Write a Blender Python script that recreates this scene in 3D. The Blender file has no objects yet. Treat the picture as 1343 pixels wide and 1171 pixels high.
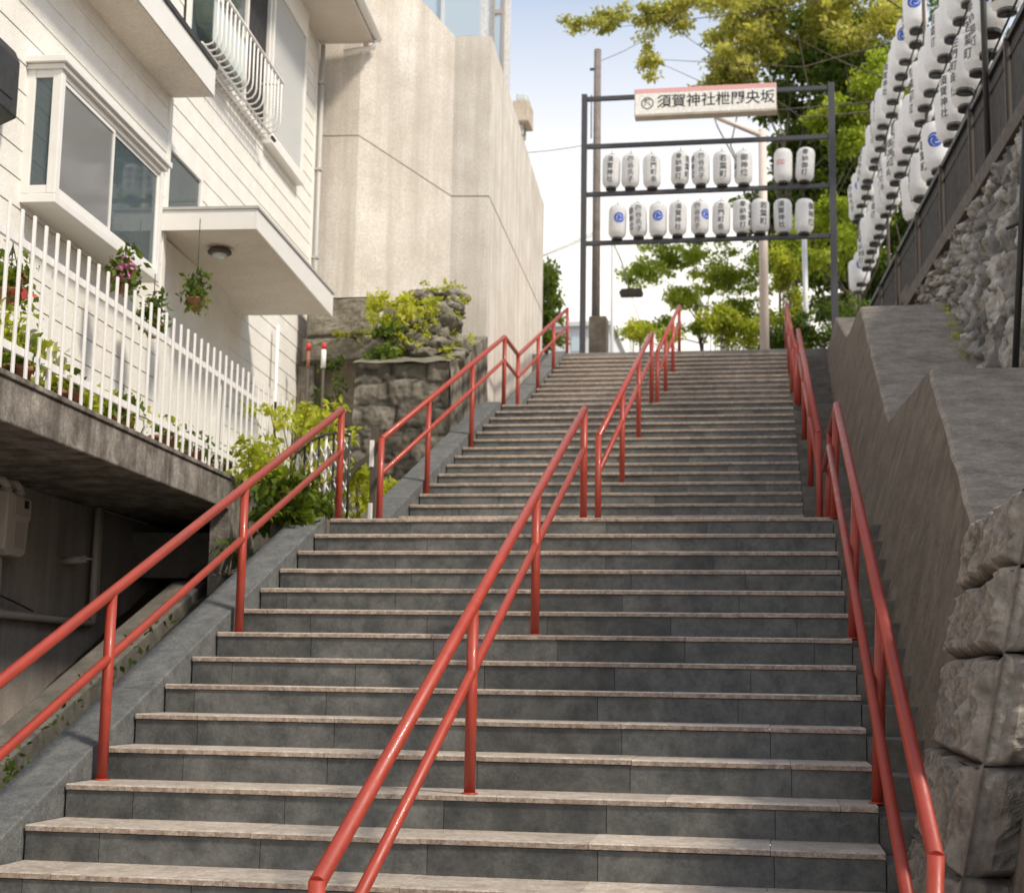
import bpy, bmesh, math, random
from math import sin, cos, pi, radians as R
from mathutils import Vector, Matrix, noise
import numpy as np
random.seed(7); RNG = np.random.default_rng(7)
S = bpy.context.scene
COL = S.collection
H, D, W = .16, .3943, 3.848          # lower flight: rise, going, width

# ------------------------------------------------------------------ materials
def nodes(name):
    m = bpy.data.materials.new(name); m.use_nodes = True
    nt = m.node_tree; b = nt.nodes['Principled BSDF']
    return m, nt, b
def N(nt, t, **kw):
    n = nt.nodes.new(t)
    for k, v in kw.items():
        if k.startswith('i_'):
            key = k[2:]; key = int(key) if key.isdigit() else key.replace('_', ' ')
            n.inputs[key].default_value = v
        else: setattr(n, k, v)
    return n
def rgba(c): return (c[0], c[1], c[2], 1)
def ramp(nt, stops, src):
    r = N(nt, 'ShaderNodeValToRGB'); cr = r.color_ramp
    while len(cr.elements) < len(stops): cr.elements.new(.5)
    for e, (p, c) in zip(cr.elements, stops): e.position = p; e.color = rgba(c) if len(c) == 3 else c
    nt.links.new(src, r.inputs[0]); return r.outputs[0]
def mixc(nt, a, b, fac, mode='MIX'):
    m = N(nt, 'ShaderNodeMix', data_type='RGBA', blend_type=mode)
    for s, v in ((0, fac), (6, a), (7, b)):
        if hasattr(v, 'is_linked'): nt.links.new(v, m.inputs[s])
        else: m.inputs[s].default_value = v if s == 0 else rgba(v)
    return m.outputs[2]
def coords(nt, scale=(1, 1, 1), world=False):
    if world: src = N(nt, 'ShaderNodeNewGeometry').outputs['Position']
    else: src = N(nt, 'ShaderNodeTexCoord').outputs['Object']
    mp = N(nt, 'ShaderNodeMapping'); mp.inputs['Scale'].default_value = scale
    nt.links.new(src, mp.inputs[0]); return mp.outputs[0]
def noisetex(nt, vec, scale, detail=6, rough=.6, dist=0):
    n = N(nt, 'ShaderNodeTexNoise'); n.inputs['Scale'].default_value = scale
    n.inputs['Detail'].default_value = detail; n.inputs['Roughness'].default_value = rough
    n.inputs['Distortion'].default_value = dist
    nt.links.new(vec, n.inputs['Vector']); return n.outputs[0]
def surface(name, c1, c2, rough=.7, scale=6, streak=0, fine=60, bump=.2, stain=None, stain_amt=.4, world=False,
            island=0, spec=.35, metal=0, attr=False, bscale=None, lo=.35, hi=.68, mid=0, speck=0, midc=.32):
    """mottled surface: two tones mixed by noise, optional vertical streaks, stains and per-piece variation"""
    m, nt, b = nodes(name); L = nt.links.new
    v = coords(nt, world=world)
    col = mixc(nt, c1, c2, ramp(nt, [(lo, (0, 0, 0)), (hi, (1, 1, 1))], noisetex(nt, v, scale, 8, .65)))
    fn = noisetex(nt, v, fine, 3, .6)
    if mid:
        mn = noisetex(nt, v, mid, 5, .72, 1.2)
        col = mixc(nt, col, ramp(nt, [(.32, (1-midc,)*3), (.5, (1, 1, 1)), (.70, (1+midc*.95, 1+midc*.93, 1+midc*.89))], mn), 1.0, 'MULTIPLY')
    if speck:
        vo = N(nt, 'ShaderNodeTexVoronoi'); vo.inputs['Scale'].default_value = speck; L(v, vo.inputs['Vector'])
        sm = ramp(nt, [(.10, (1, 1, 1)), (.17, (0, 0, 0))], vo.outputs['Distance'])
        pick = ramp(nt, [(.60, (0, 0, 0)), (.64, (1, 1, 1))], noisetex(nt, v, speck*.31, 2))
        mm = N(nt, 'ShaderNodeMath', operation='MULTIPLY'); L(sm, mm.inputs[0]); L(pick, mm.inputs[1])
        col = mixc(nt, col, tuple(min(1, x*1.75) for x in c2), mm.outputs[0])
    mul = ramp(nt, [(.3, (.8, .8, .8)), (.7, (1.12, 1.12, 1.12))], fn)
    col = mixc(nt, col, mul, 1.0, 'MULTIPLY')
    if streak:
        vs = coords(nt, (5, 5, .22), world)
        st = ramp(nt, [(.42, (0, 0, 0)), (.72, (1, 1, 1))], noisetex(nt, vs, 1.0, 6, .62))
        ms = N(nt, 'ShaderNodeMath', operation='MULTIPLY'); L(st, ms.inputs[0]); ms.inputs[1].default_value = streak
        col = mixc(nt, col, stain or tuple(x*.5 for x in c1), ms.outputs[0])
    elif stain:
        st = ramp(nt, [(.52, (0, 0, 0)), (.75, (1, 1, 1))], noisetex(nt, v, scale*.37, 7, .7, .4))
        ms = N(nt, 'ShaderNodeMath', operation='MULTIPLY'); L(st, ms.inputs[0]); ms.inputs[1].default_value = stain_amt
        col = mixc(nt, col, stain, ms.outputs[0])
    if island:
        g = N(nt, 'ShaderNodeNewGeometry').outputs['Random Per Island']
        col = mixc(nt, col, ramp(nt, [(0, (1-island,)*3), (1, (1+island,)*3)], g), 1.0, 'MULTIPLY')
    if attr:
        a = N(nt, 'ShaderNodeAttribute', attribute_name='Col')
        col = mixc(nt, col, a.outputs['Color'], 1.0, 'MULTIPLY')
    L(col, b.inputs['Base Color'])
    rr = ramp(nt, [(.3, (rough-.12,)*3), (.7, (min(1, rough+.12),)*3)], fn); L(rr, b.inputs['Roughness'])
    b.inputs['Specular IOR Level'].default_value = spec; b.inputs['Metallic'].default_value = metal
    if bump:
        bp = N(nt, 'ShaderNodeBump'); bp.inputs['Strength'].default_value = bump; bp.inputs['Distance'].default_value = .01
        L(noisetex(nt, v, bscale or fine*.6, 6, .7), bp.inputs['Height']); L(bp.outputs[0], b.inputs['Normal'])
    return m
def paint(name, c, rough=.4, wear=None, var=.12, coat=0, scale=9):
    m, nt, b = nodes(name); L = nt.links.new; v = coords(nt, world=True)
    n = noisetex(nt, v, scale, 7, .65)
    col = mixc(nt, tuple(x*(1-var) for x in c), tuple(min(1, x*(1+var)) for x in c), n)
    if wear:
        w = ramp(nt, [(.6, (0, 0, 0)), (.7, (1, 1, 1))], noisetex(nt, v, scale*3.7, 8, .75)); col = mixc(nt, col, wear, w)
    L(col, b.inputs['Base Color']); L(ramp(nt, [(.3, (rough*.7,)*3), (.7, (min(1, rough*1.35),)*3)], n), b.inputs['Roughness'])
    b.inputs['Coat Weight'].default_value = coat
    bp = N(nt, 'ShaderNodeBump'); bp.inputs['Strength'].default_value = .05; bp.inputs['Distance'].default_value = .004
    L(noisetex(nt, v, 120, 3), bp.inputs['Height']); L(bp.outputs[0], b.inputs['Normal'])
    return m
def leafmat(name, stops, trans=.5):
    m = bpy.data.materials.new(name); m.use_nodes = True; nt = m.node_tree; nt.nodes.clear(); L = nt.links.new
    g = N(nt, 'ShaderNodeNewGeometry')
    n = noisetex(nt, coords(nt, world=True), .9, 3, .5)
    ad = N(nt, 'ShaderNodeMath', operation='MULTIPLY_ADD'); L(g.outputs['Random Per Island'], ad.inputs[0]); ad.inputs[1].default_value = .5
    sc = N(nt, 'ShaderNodeMath', operation='MULTIPLY_ADD'); L(n, sc.inputs[0]); sc.inputs[1].default_value = 1.1; sc.inputs[2].default_value = -.3
    L(sc.outputs[0], ad.inputs[2])
    c = ramp(nt, stops, ad.outputs[0])
    d = N(nt, 'ShaderNodeBsdfPrincipled'); L(c, d.inputs['Base Color']); d.inputs['Roughness'].default_value = .5
    d.inputs['Specular IOR Level'].default_value = .25
    t = N(nt, 'ShaderNodeBsdfTranslucent'); L(mixc(nt, c, (1.6, 1.7, .7), 1.0, 'MULTIPLY'), t.inputs[0])
    x = N(nt, 'ShaderNodeMixShader'); x.inputs[0].default_value = trans; L(d.outputs[0], x.inputs[1]); L(t.outputs[0], x.inputs[2])
    o = N(nt, 'ShaderNodeOutputMaterial'); L(x.outputs[0], o.inputs[0]); return m
def glassmat(name, tint, opaq=.45, rough=.03):
    m = bpy.data.materials.new(name); m.use_nodes = True; nt = m.node_tree; nt.nodes.clear(); L = nt.links.new
    p = N(nt, 'ShaderNodeBsdfPrincipled'); p.inputs['Base Color'].default_value = rgba(tint); p.inputs['Roughness'].default_value = rough
    p.inputs['Specular IOR Level'].default_value = .8
    t = N(nt, 'ShaderNodeBsdfTransparent'); x = N(nt, 'ShaderNodeMixShader'); x.inputs[0].default_value = opaq
    L(t.outputs[0], x.inputs[1]); L(p.outputs[0], x.inputs[2])
    o = N(nt, 'ShaderNodeOutputMaterial'); L(x.outputs[0], o.inputs[0]); return m

M = {}
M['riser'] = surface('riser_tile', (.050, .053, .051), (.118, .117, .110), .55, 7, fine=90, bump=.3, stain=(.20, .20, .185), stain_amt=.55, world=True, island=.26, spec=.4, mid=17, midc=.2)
M['riser_pale'] = surface('riser_tile_pale', (.075, .078, .076), (.150, .148, .140), .6, 7, fine=90, bump=.3, stain=(.24, .23, .21), stain_amt=.5, world=True, island=.24, spec=.35, mid=17, midc=.2)  # second flight's risers lightened in the colour for haze
M['riser_hazy'] = surface('riser_tile_hazy', (.145, .13, .115), (.235, .215, .195), .65, 7, fine=90, bump=.3, stain=(.30, .275, .25), stain_amt=.5, world=True, island=.2, spec=.3, mid=17, midc=.2)  # same tile, with the haze over the top flight put into its colour
M['grout'] = surface('grout', (.03, .029, .027), (.05, .047, .043), .9, 12, world=True)
M['tread'] = surface('tread_tile', (.37, .318, .265), (.52, .455, .385), .62, 7, fine=70, bump=.3, stain=(.20, .16, .135), stain_amt=.55, world=True, island=.14, spec=.4, mid=19)
M['nose'] = surface('nosing_face', (.24, .175, .135), (.46, .375, .30), .6, 26, fine=110, bump=.4, world=True, island=.15, stain=(.11, .075, .06), stain_amt=.6, mid=34, midc=.42)
M['curb'] = surface('curb_concrete', (.10, .105, .105), (.17, .172, .168), .7, 8, fine=90, bump=.5, stain=(.055, .055, .052), stain_amt=.5, world=True, mid=30, speck=45)
M['gutter'] = surface('gutter_concrete', (.11, .10, .086), (.19, .174, .148), .8, 7, fine=70, bump=.4, stain=(.05, .047, .04), stain_amt=.6, world=True)
M['darkconc'] = surface('weathered_concrete', (.155, .128, .10), (.26, .22, .175), .85, 4.2, streak=.38, stain=(.08, .064, .05), fine=85, bump=1, world=True, bscale=45, mid=22, speck=38)
M['topconc'] = surface('weathered_concrete_lit_top', (.235, .197, .155), (.41, .355, .29), .85, 4.5, fine=80, bump=1, stain=(.11, .09, .066), stain_amt=.65, world=True, bscale=40, mid=24, speck=34)  # paler copy of the face concrete, light on the wall top put into colour
M['stone'] = surface('rough_stone', (.15, .135, .118), (.30, .275, .245), .85, 9, fine=38, bump=.9, stain=(.07, .062, .052), stain_amt=.55, world=True, bscale=26)
M['rubble'] = surface('rubble_stone', (.24, .23, .215), (.52, .50, .47), .85, 7, fine=40, bump=.8, stain=(.10, .09, .075), stain_amt=.4, world=True, attr=True, bscale=24)
M['moss'] = surface('mossy_stone', (.17, .15, .12), (.32, .295, .245), .9, 5, fine=36, bump=.8, stain=(.13, .14, .05), stain_amt=.55, world=True, attr=True, bscale=22)
M['palewall'] = surface('pale_concrete', (.60, .545, .475), (.78, .735, .665), .85, 1.5, streak=.8, stain=(.46, .405, .34), fine=40, bump=.35, world=True)
M['groove'] = surface('groove_shadow', (.40, .36, .31), (.50, .45, .39), .9, 8, world=True)
M['siding'] = surface('white_siding', (.79, .755, .69), (.87, .845, .79), .6, 3.5, fine=80, bump=.22, stain=(.68, .63, .56), stain_amt=.4, world=True, bscale=46)
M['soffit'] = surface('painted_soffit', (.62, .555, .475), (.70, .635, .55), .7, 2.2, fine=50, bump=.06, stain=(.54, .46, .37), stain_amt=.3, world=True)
M['trim'] = paint('white_trim', (.80, .78, .74), .42, var=.05)
M['trimgrey'] = paint('grey_trim', (.46, .45, .43), .5, var=.12)
M['rail'] = paint('red_paint', (.345, .043, .024), .44, wear=(.22, .022, .016), var=.28, coat=.08)
M['picket'] = paint('white_enamel', (.80, .78, .75), .4, var=.06, wear=(.66, .62, .56))
M['black'] = paint('black_steel', (.022, .021, .020), .45, var=.3)
M['gatesteel'] = paint('grey_black_steel', (.055, .055, .062), .5, var=.25)
M['browniron'] = paint('brown_iron', (.085, .066, .052), .65, wear=(.13, .095, .07), var=.3)
M['barbrown'] = paint('dark_bar', (.018, .016, .015), .6, var=.35)
M['bargrey'] = paint('fence_bar', (.062, .052, .046), .6, var=.35)
M['polewood'] = surface('pole_grey', (.17, .145, .13), (.27, .235, .215), .8, 6, streak=.5, fine=40, world=True)
M['polecream'] = paint('cream_pole', (.66, .56, .49), .5, var=.08)
M['polewhite'] = paint('white_pole', (.62, .62, .62), .5, var=.1)
M['paper'] = surface('lantern_paper', (.84, .84, .84), (.91, .91, .91), .55, 5, fine=50, bump=.03, spec=.25)
def translucent(m, c, f):
    nt = m.node_tree; o = next(n for n in nt.nodes if n.type == 'OUTPUT_MATERIAL'); b = nt.nodes['Principled BSDF']
    t = N(nt, 'ShaderNodeBsdfTranslucent'); t.inputs[0].default_value = rgba(c); x = N(nt, 'ShaderNodeMixShader'); x.inputs[0].default_value = f
    nt.links.new(b.outputs[0], x.inputs[1]); nt.links.new(t.outputs[0], x.inputs[2]); nt.links.new(x.outputs[0], o.inputs[0])
translucent(M['paper'], (.96, .95, .94), .45)
M['ring'] = paint('lantern_ring', (.018, .016, .015), .35, var=.3)
M['ink'] = paint('ink', (.020, .020, .022), .6, var=.2)
M['blue'] = paint('blue_crest', (.028, .085, .43), .5, var=.12)
M['pinkink'] = paint('pink_print', (.62, .27, .28), .5, var=.1)
M['signface'] = surface('sign_face', (.80, .77, .70), (.86, .84, .79), .4, 2, fine=20, bump=.02)
M['signpink'] = paint('sign_pink', (.72, .37, .36), .4, var=.1)
M['signedge'] = surface('sign_edge', (.50, .42, .33), (.64, .56, .45), .55, 5, fine=30, bump=.1, stain=(.33, .25, .18), world=True)
M['pane'] = glassmat('window_pane', (.11, .15, .165), .60)
M['panegrey'] = glassmat('window_pane_grey', (.30, .30, .30), .72, .06)
M['paneblue'] = glassmat('window_pane_pale', (.50, .60, .68), .92, .05)
M['frost'] = glassmat('frosted_panel', (.66, .72, .71), .85, .25)
M['curtain'] = surface('curtain', (.42, .50, .50), (.60, .66, .65), .9, 4, streak=.5, stain=(.30, .38, .39), fine=30, world=True)
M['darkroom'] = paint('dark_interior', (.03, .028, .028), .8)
M['lattice'] = paint('lattice_white', (.74, .75, .74), .5, var=.05)
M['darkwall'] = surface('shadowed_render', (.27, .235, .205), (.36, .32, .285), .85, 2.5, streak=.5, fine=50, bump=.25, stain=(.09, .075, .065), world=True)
M['slab'] = surface('stained_slab', (.14, .12, .10), (.38, .345, .30), .85, 5.5, streak=.9, stain=(.05, .04, .03), fine=45, bump=1, world=True, bscale=30, mid=16)
M['meter'] = paint('meter_grey', (.50, .45, .385), .5, var=.1)
M['pipe'] = paint('beige_pipe', (.40, .35, .30), .5, var=.15)
M['soil'] = surface('soil', (.035, .028, .02), (.075, .06, .042), .95, 14, fine=70, bump=1, world=True)
M['ground'] = surface('paving', (.17, .16, .15), (.26, .245, .23), .85, 2, fine=40, bump=.3, stain=(.11, .10, .09), world=True)
M['terracotta'] = surface('terracotta', (.28, .12, .07), (.40, .19, .12), .8, 9, fine=50, bump=.2)
M['bark'] = surface('bark', (.07, .055, .042), (.16, .13, .10), .9, 9, fine=40, bump=.9, world=True)
M['petal'] = paint('pink_petal', (.55, .16, .34), .6, var=.2)
M['petalred'] = paint('red_petal', (.42, .07, .06), .6, var=.25)
M['petalwhite'] = paint('white_petal', (.78, .74, .70), .6, var=.06)
M['signred'] = paint('red_cap', (.55, .05, .04), .5)
M['farwhite'] = surface('far_render', (.66, .66, .66), (.76, .76, .75), .8, 2, fine=20, world=True)
M['yelleaf'] = leafmat('yellow_green_leaf', [(.0, (.12, .145, .015)), (.42, (.34, .36, .04)), (1, (.66, .62, .13))], .5)
M['midleaf'] = leafmat('mid_green_leaf', [(.0, (.03, .055, .010)), (.5, (.095, .135, .018)), (1, (.25, .29, .035))], .45)
M['goldleaf'] = leafmat('golden_leaf', [(.0, (.13, .14, .035)), (.42, (.37, .35, .10)), (1, (.70, .63, .28))], .55)
M['darkleaf'] = leafmat('dark_green_leaf', [(.0, (.020, .038, .011)), (.45, (.075, .12, .026)), (1, (.26, .31, .06))], .48)  # greens lightened in the colour in place of background haze
M['freshleaf'] = leafmat('fresh_green_leaf', [(.0, (.08, .12, .018)), (.42, (.27, .33, .045)), (1, (.58, .58, .13))], .55)
M['fern'] = leafmat('fern_leaf', [(.0, (.03, .055, .012)), (.5, (.10, .145, .02)), (1, (.24, .29, .03))], .45)

# ------------------------------------------------------------------ mesh builder
class MB:
    def __init__(s): s.v = []; s.f = []; s.m = []; s.sm = []
    def add(s, vs, fs, mi=0, smooth=False):
        o = len(s.v); s.v += [tuple(v) for v in vs]
        s.f += [tuple(i+o for i in f) for f in fs]; s.m += [mi]*len(fs); s.sm += [smooth]*len(fs); return s
    def box(s, x0, x1, y0, y1, z0, z1, mi=0):
        if x0 > x1: x0, x1 = x1, x0
        if y0 > y1: y0, y1 = y1, y0
        if z0 > z1: z0, z1 = z1, z0
        return s.add([(x0,y0,z0),(x1,y0,z0),(x1,y1,z0),(x0,y1,z0),(x0,y0,z1),(x1,y0,z1),(x1,y1,z1),(x0,y1,z1)],
              [(0,3,2,1),(4,5,6,7),(0,1,5,4),(1,2,6,5),(2,3,7,6),(3,0,4,7)], mi)
    def hexa(s, p, mi=0):      # eight corners: bottom ring 0-3 counter-clockwise, top ring 4-7
        return s.add(p, [(0,3,2,1),(4,5,6,7),(0,1,5,4),(1,2,6,5),(2,3,7,6),(3,0,4,7)], mi)
    def prism(s, poly, axis, a, b, mi=0):   # polygon in the plane across axis, extruded a..b
        def P(q, t): return (t, q[0], q[1]) if axis == 'x' else (q[0], t, q[1]) if axis == 'y' else (q[0], q[1], t)
        n = len(poly); vs = [P(q, a) for q in poly]+[P(q, b) for q in poly]
        fs = [tuple(range(n))[::-1], tuple(range(n, 2*n))]+[(i, (i+1) % n, n+(i+1) % n, n+i) for i in range(n)]
        return s.add(vs, fs, mi)
    def tube(s, pts, r, n=10, mi=0, caps=True, r1=None):
        pts = [Vector(p) for p in pts]; k = len(pts); vs = []; up = None
        for i, p in enumerate(pts):
            t = (pts[min(i+1, k-1)]-pts[max(i-1, 0)]).normalized()
            if up is None:
                up = Vector((0, 0, 1)) if abs(t.z) < .9 else Vector((0, 1, 0))
            a = t.cross(up).normalized(); b = a.cross(t).normalized(); up = b
            rr = r if r1 is None else r+(r1-r)*i/(k-1)
            if 0 < i < k-1:   # keep the section width at bends
                t0 = (p-pts[i-1]).normalized(); c = max(.5, t0.dot(t))
            else: c = 1
            for j in range(n):
                q = 2*pi*j/n; vs.append(p+a*(rr*cos(q))+b*(rr*sin(q)/c))
        fs = [(i*n+j, i*n+(j+1) % n, (i+1)*n+(j+1) % n, (i+1)*n+j) for i in range(k-1) for j in range(n)]
        s.add(vs, fs, mi, True)
        if caps:
            o = len(s.v)-len(vs)
            s.f += [tuple(o+j for j in range(n))[::-1], tuple(o+(k-1)*n+j for j in range(n))]; s.m += [mi]*2; s.sm += [False]*2
        return s
    def lathe(s, prof, n=20, c=(0, 0, 0), mi=0, smooth=True):
        vs = [(c[0]+r*cos(2*pi*j/n), c[1]+r*sin(2*pi*j/n), c[2]+z) for r, z in prof for j in range(n)]
        k = len(prof)
        fs = [(i*n+j, i*n+(j+1) % n, (i+1)*n+(j+1) % n, (i+1)*n+j) for i in range(k-1) for j in range(n)]
        s.add(vs, fs, mi, smooth); o = len(s.v)-len(vs)
        s.f += [tuple(o+j for j in range(n))[::-1], tuple(o+(k-1)*n+j for j in range(n))]; s.m += [mi]*2; s.sm += [False]*2
        return s
    def grid(s, fn, nu, nv, mi=0, smooth=True):
        vs = [fn(i/nu, j/nv) for j in range(nv+1) for i in range(nu+1)]
        fs = [(j*(nu+1)+i, j*(nu+1)+i+1, (j+1)*(nu+1)+i+1, (j+1)*(nu+1)+i) for j in range(nv) for i in range(nu)]
        return s.add(vs, fs, mi, smooth)

def link(name, me, parent=None):
    o = bpy.data.objects.new(name, me); COL.objects.link(o)
    if parent: o.parent = parent
    return o
def tag(o, label=None, cat=None, group=None, kind=None):
    for k, v in (('label', label), ('category', cat), ('group', group), ('kind', kind)):
        if v: o[k] = v
    return o
def build(name, mb, mats, parent=None, bevel=0, off=True, cols=None, normals=True):
    """one mesh object; vertices are given in the thing's frame and stored relative to the thing's base"""
    mats = mats if isinstance(mats, (list, tuple)) else [mats]
    base = Vector((0, 0, 0)); q = parent
    if parent is not None and off:
        base = Vector(parent.get('_b', (0, 0, 0)))
    me = bpy.data.meshes.new(name)
    me.from_pydata([(v[0]-base.x, v[1]-base.y, v[2]-base.z) for v in mb.v], [], mb.f)
    for m in mats: me.materials.append(M[m] if isinstance(m, str) else m)
    me.polygons.foreach_set('material_index', mb.m); me.polygons.foreach_set('use_smooth', mb.sm)
    if cols is not None:
        a = me.color_attributes.new('Col', 'FLOAT_COLOR', 'POINT')
        a.data.foreach_set('color', np.array([c for x in cols for c in (x[0], x[1], x[2], 1)], dtype=np.float32))
    me.update()
    if normals:
        b = bmesh.new(); b.from_mesh(me); bmesh.ops.recalc_face_normals(b, faces=b.faces[:]); b.to_mesh(me); b.free()
    o = link(name, me, parent)
    if parent is not None: o['_b'] = tuple(base)
    if bevel:
        md = o.modifiers.new('Bevel', 'BEVEL'); md.width = bevel; md.segments = 2; md.limit_method = 'ANGLE'; md.angle_limit = R(40)
    return o
HA = R(3.4)
def thing(name, base, label, cat, group=None, rot=0):
    """Empty at the thing's base; base and all its parts are given in a frame turned by rot about the world origin"""
    o = bpy.data.objects.new(name, None); COL.objects.link(o); o.empty_display_size = .2
    o['_b'] = tuple(base)
    o.location = Matrix.Rotation(rot, 3, 'Z') @ Vector(base); o.rotation_euler = (0, 0, rot)
    return tag(o, label, cat, group)
def lerp(a, b, t): return a+(b-a)*t
def poly(pts, y):      # piecewise linear lookup: pts [(y, ...)]
    if y <= pts[0][0]: i = 0
    elif y >= pts[-1][0]: i = len(pts)-2
    else: i = max(k for k in range(len(pts)-1) if pts[k][0] <= y)
    a, b = pts[i], pts[i+1]; t = (y-a[0])/(b[0]-a[0])
    return [lerp(a[k], b[k], t) for k in range(1, len(a))]

# ------------------------------------------------------------------ ground and stairs
g = MB()
g.grid(lambda u, v: (-120+240*u, -150+146*v, -2.905), 4, 4, 0, False)
tag(build('street', g, 'ground'), kind='structure')
g = MB(); g.box(-40, 45, 13.72, 300, 3.9, 4.30)
tag(build('plaza', g, 'ground'), kind='structure')
g = MB()
g.hexa([(4.0, -9, -4), (40, -9, -4), (40, 60, -4), (4.0, 60, -4), (6.6, -9, -.6), (40, -9, 4.2), (40, 60, 4.2), (6.35, 60, 4.2)])
tag(build('hillside', g, 'soil'), kind='structure')

st = thing('staircase', (0, -7, -2.9), 'wide grey tiled outdoor staircase with pale worn step edges', 'stairs')
def make_step(x0, x1, yk, zk, h, d, depth=None, seed=0, mat='riser'):
    r = random.Random(seed); depth = depth or d
    m = MB(); wt = .76
    s0 = r.uniform(-wt, 0); xs = [x0]; x = x0+wt+s0
    while x < x1-.06:
        if x-xs[-1] > .08: xs.append(x)
        x += wt+r.uniform(-.012, .012)
    xs.append(x1)
    m.box(x0+.004, x1-.004, yk+.022, yk+depth+.05, zk-h-.02, zk-.029, 1)
    for a, b in zip(xs, xs[1:]):
        j = r.uniform(-.0015, .0015)
        m.box(a+.0015, b-.0015, yk+.012+j, yk+.03, zk-h-.01, zk-.031, 0)
    o = build('step', m, [mat, 'grout'], st)
    t = MB()
    s1 = r.uniform(-wt, 0) if r.random() < .5 else s0; xt = [x0]; x = x0+wt+s1
    while x < x1-.06:
        if x-xt[-1] > .08: xt.append(x)
        x += wt+r.uniform(-.02, .02)
    xt.append(x1)
    for a, b in zip(xt, xt[1:]):
        j = r.uniform(-.002, .002); z = zk+r.uniform(-.0012, .0012)
        a2, b2 = a+.0012, b-.0012; y0 = yk+j; y1 = yk+depth+.011
        c = .006
        # tile with an eased front edge: front face in its own material
        t.add([(a2,y0,z-.027),(b2,y0,z-.027),(b2,y0,z-c),(a2,y0,z-c)], [(0,1,2,3)], 1)
        t.add([(a2,y0,z-c),(b2,y0,z-c),(b2,y0+c,z),(a2,y0+c,z),(b2,y1,z),(a2,y1,z),(a2,y0,z-.027),(b2,y0,z-.027),(a2,y1,z-.027),(b2,y1,z-.027)],
              [(0,1,2,3),(3,2,4,5),(6,0,3),(6,3,5,8),(1,7,2),(2,7,9,4),(7,6,8,9)], 0)
    t = build('tread', t, ['tread', 'nose'], o, off=True)
    return o
for k in range(19):
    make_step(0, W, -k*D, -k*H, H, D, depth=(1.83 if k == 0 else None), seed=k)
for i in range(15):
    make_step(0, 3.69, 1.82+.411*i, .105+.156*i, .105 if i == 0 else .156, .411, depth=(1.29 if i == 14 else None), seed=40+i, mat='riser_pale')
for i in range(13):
    make_step(.0, 3.69, 8.85+.411*i, 2.289+.156*(i+1), .156, .411, seed=70+i, mat='riser_hazy')
# stepped gutter along the right side
gm = MB()
for k in range(19):
    gm.box(W+.003, 4.5, -k*D+.02, -k*D+D+.03 if k else 1.83, -k*H-.5, -k*H-.05)
for i in range(15):
    gm.box(3.693, 4.6, 1.82+.411*i+.02, 1.82+.411*(i+1)+.03 if i < 14 else 8.86, .105+.156*i-.5, .105+.156*i-.05)
for i in range(13):
    gm.box(3.693, 4.7, 8.85+.411*i+.02, 8.85+.411*(i+1)+.03 if i < 12 else 13.9, 2.445+.156*i-.5, 2.445+.156*i-.05)
build('gutter', gm, 'gutter', st, bevel=.006)
# sloping curbs along the left side
def curb(x0, x1, pts, low):
    m = MB(); n = len(pts)
    m.prism([(y, z) for y, z in pts]+[(y, z-low) for y, z in reversed(pts)], 'x', x0, x1)
    return m
cm = MB()
for a, b in ((-7.6, -6.1), (-6.1, -4.75), (-4.75, -3.3), (-3.3, -1.85), (-1.85, -.42), (-.42, -.08)):
    f = lambda y: y*H/D+.035
    cm.prism([(a+.002, f(a)), (b-.002, f(b)), (b-.002, f(b)-.9), (a+.002, f(a)-.9)], 'x', -.268, -.012)
build('curb', cm, 'curb', st, bevel=.008)
f2 = lambda y: .105+(y-1.82)*.3796+.055
build('curb', curb(-.27, -.012, [(1.75, f2(1.82)), (7.5, f2(7.5)), (7.75, f2(7.5)), (8.9, f2(7.5)-.02)], 1.2), 'curb', st, bevel=.008)
f3 = lambda y: 2.445+(y-8.85)*.3796+.055
build('curb', curb(-.27, -.012, [(8.92, f3(8.9)), (13.8, f3(13.75)), (14.4, f3(13.75))], 1.2), 'curb', st, bevel=.008)
lm = MB(); lm.box(-.46, -.003, -.07, 1.0, -.4, -.012); lm.box(-2.6, -.003, 1.003, 3.0, -.4, -.012); lm.box(-.33, .0, 1.62, 1.74, -.012, .115)
build('side_landing', lm, 'gutter', st)

# ------------------------------------------------------------------ red handrails
def handrail(label, x, top, posts, mid=.31, mdx=0, x_end=None):
    """top: [(y,z)] of the upper pipe; posts: [(y, foot z)]"""
    X = (lambda y: x) if x_end is None else (lambda y: lerp(x, x_end, (y-top[0][0])/(top[-1][0]-top[0][0])))
    t = thing('handrail', (X(posts[0][0]), posts[0][0], posts[0][1]), label, 'handrail', 'red pipe handrails of the stairs')
    zt = lambda y: poly(top, y)[0]
    m = MB(); m.tube([(X(y), y, z) for y, z in top], .0285, 14)
    build('top_rail', m, 'rail', t)
    m = MB(); m.tube([(X(y)+mdx, y, z-mid) for y, z in top], .0235, 12)
    build('mid_rail', m, 'rail', t)
    for y, z in posts:
        end = y in (top[0][0], top[-1][0])
        m = MB(); m.tube([(X(y)+mdx*.6, y, z-.01), (X(y), y, zt(y)+(.012 if end else -.012))], .0275, 14)
        m.lathe([(.040, 0), (.040, .004), (.03, .007)], 14, (X(y)+mdx*.6, y, z))
        build('post', m, 'rail', t)
    return t
zl = lambda y, y0, z0, s: z0+(y-y0)*s
s1 = .412
T = lambda y: zl(y, .07, .872, s1)
handrail('lower left red handrail with two parallel pipes beside the white fence', .045,
         [(-8.9, T(-8.9)), (-6.1, T(-6.1)), (.07, T(.07))], [(-8.0, -21*H), (-6.1, -2.56), (-4.03, -1.76), (-2.1, -.96), (.07, 0)], .335)
T = lambda y: zl(y, .05, .845, .401)
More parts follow.
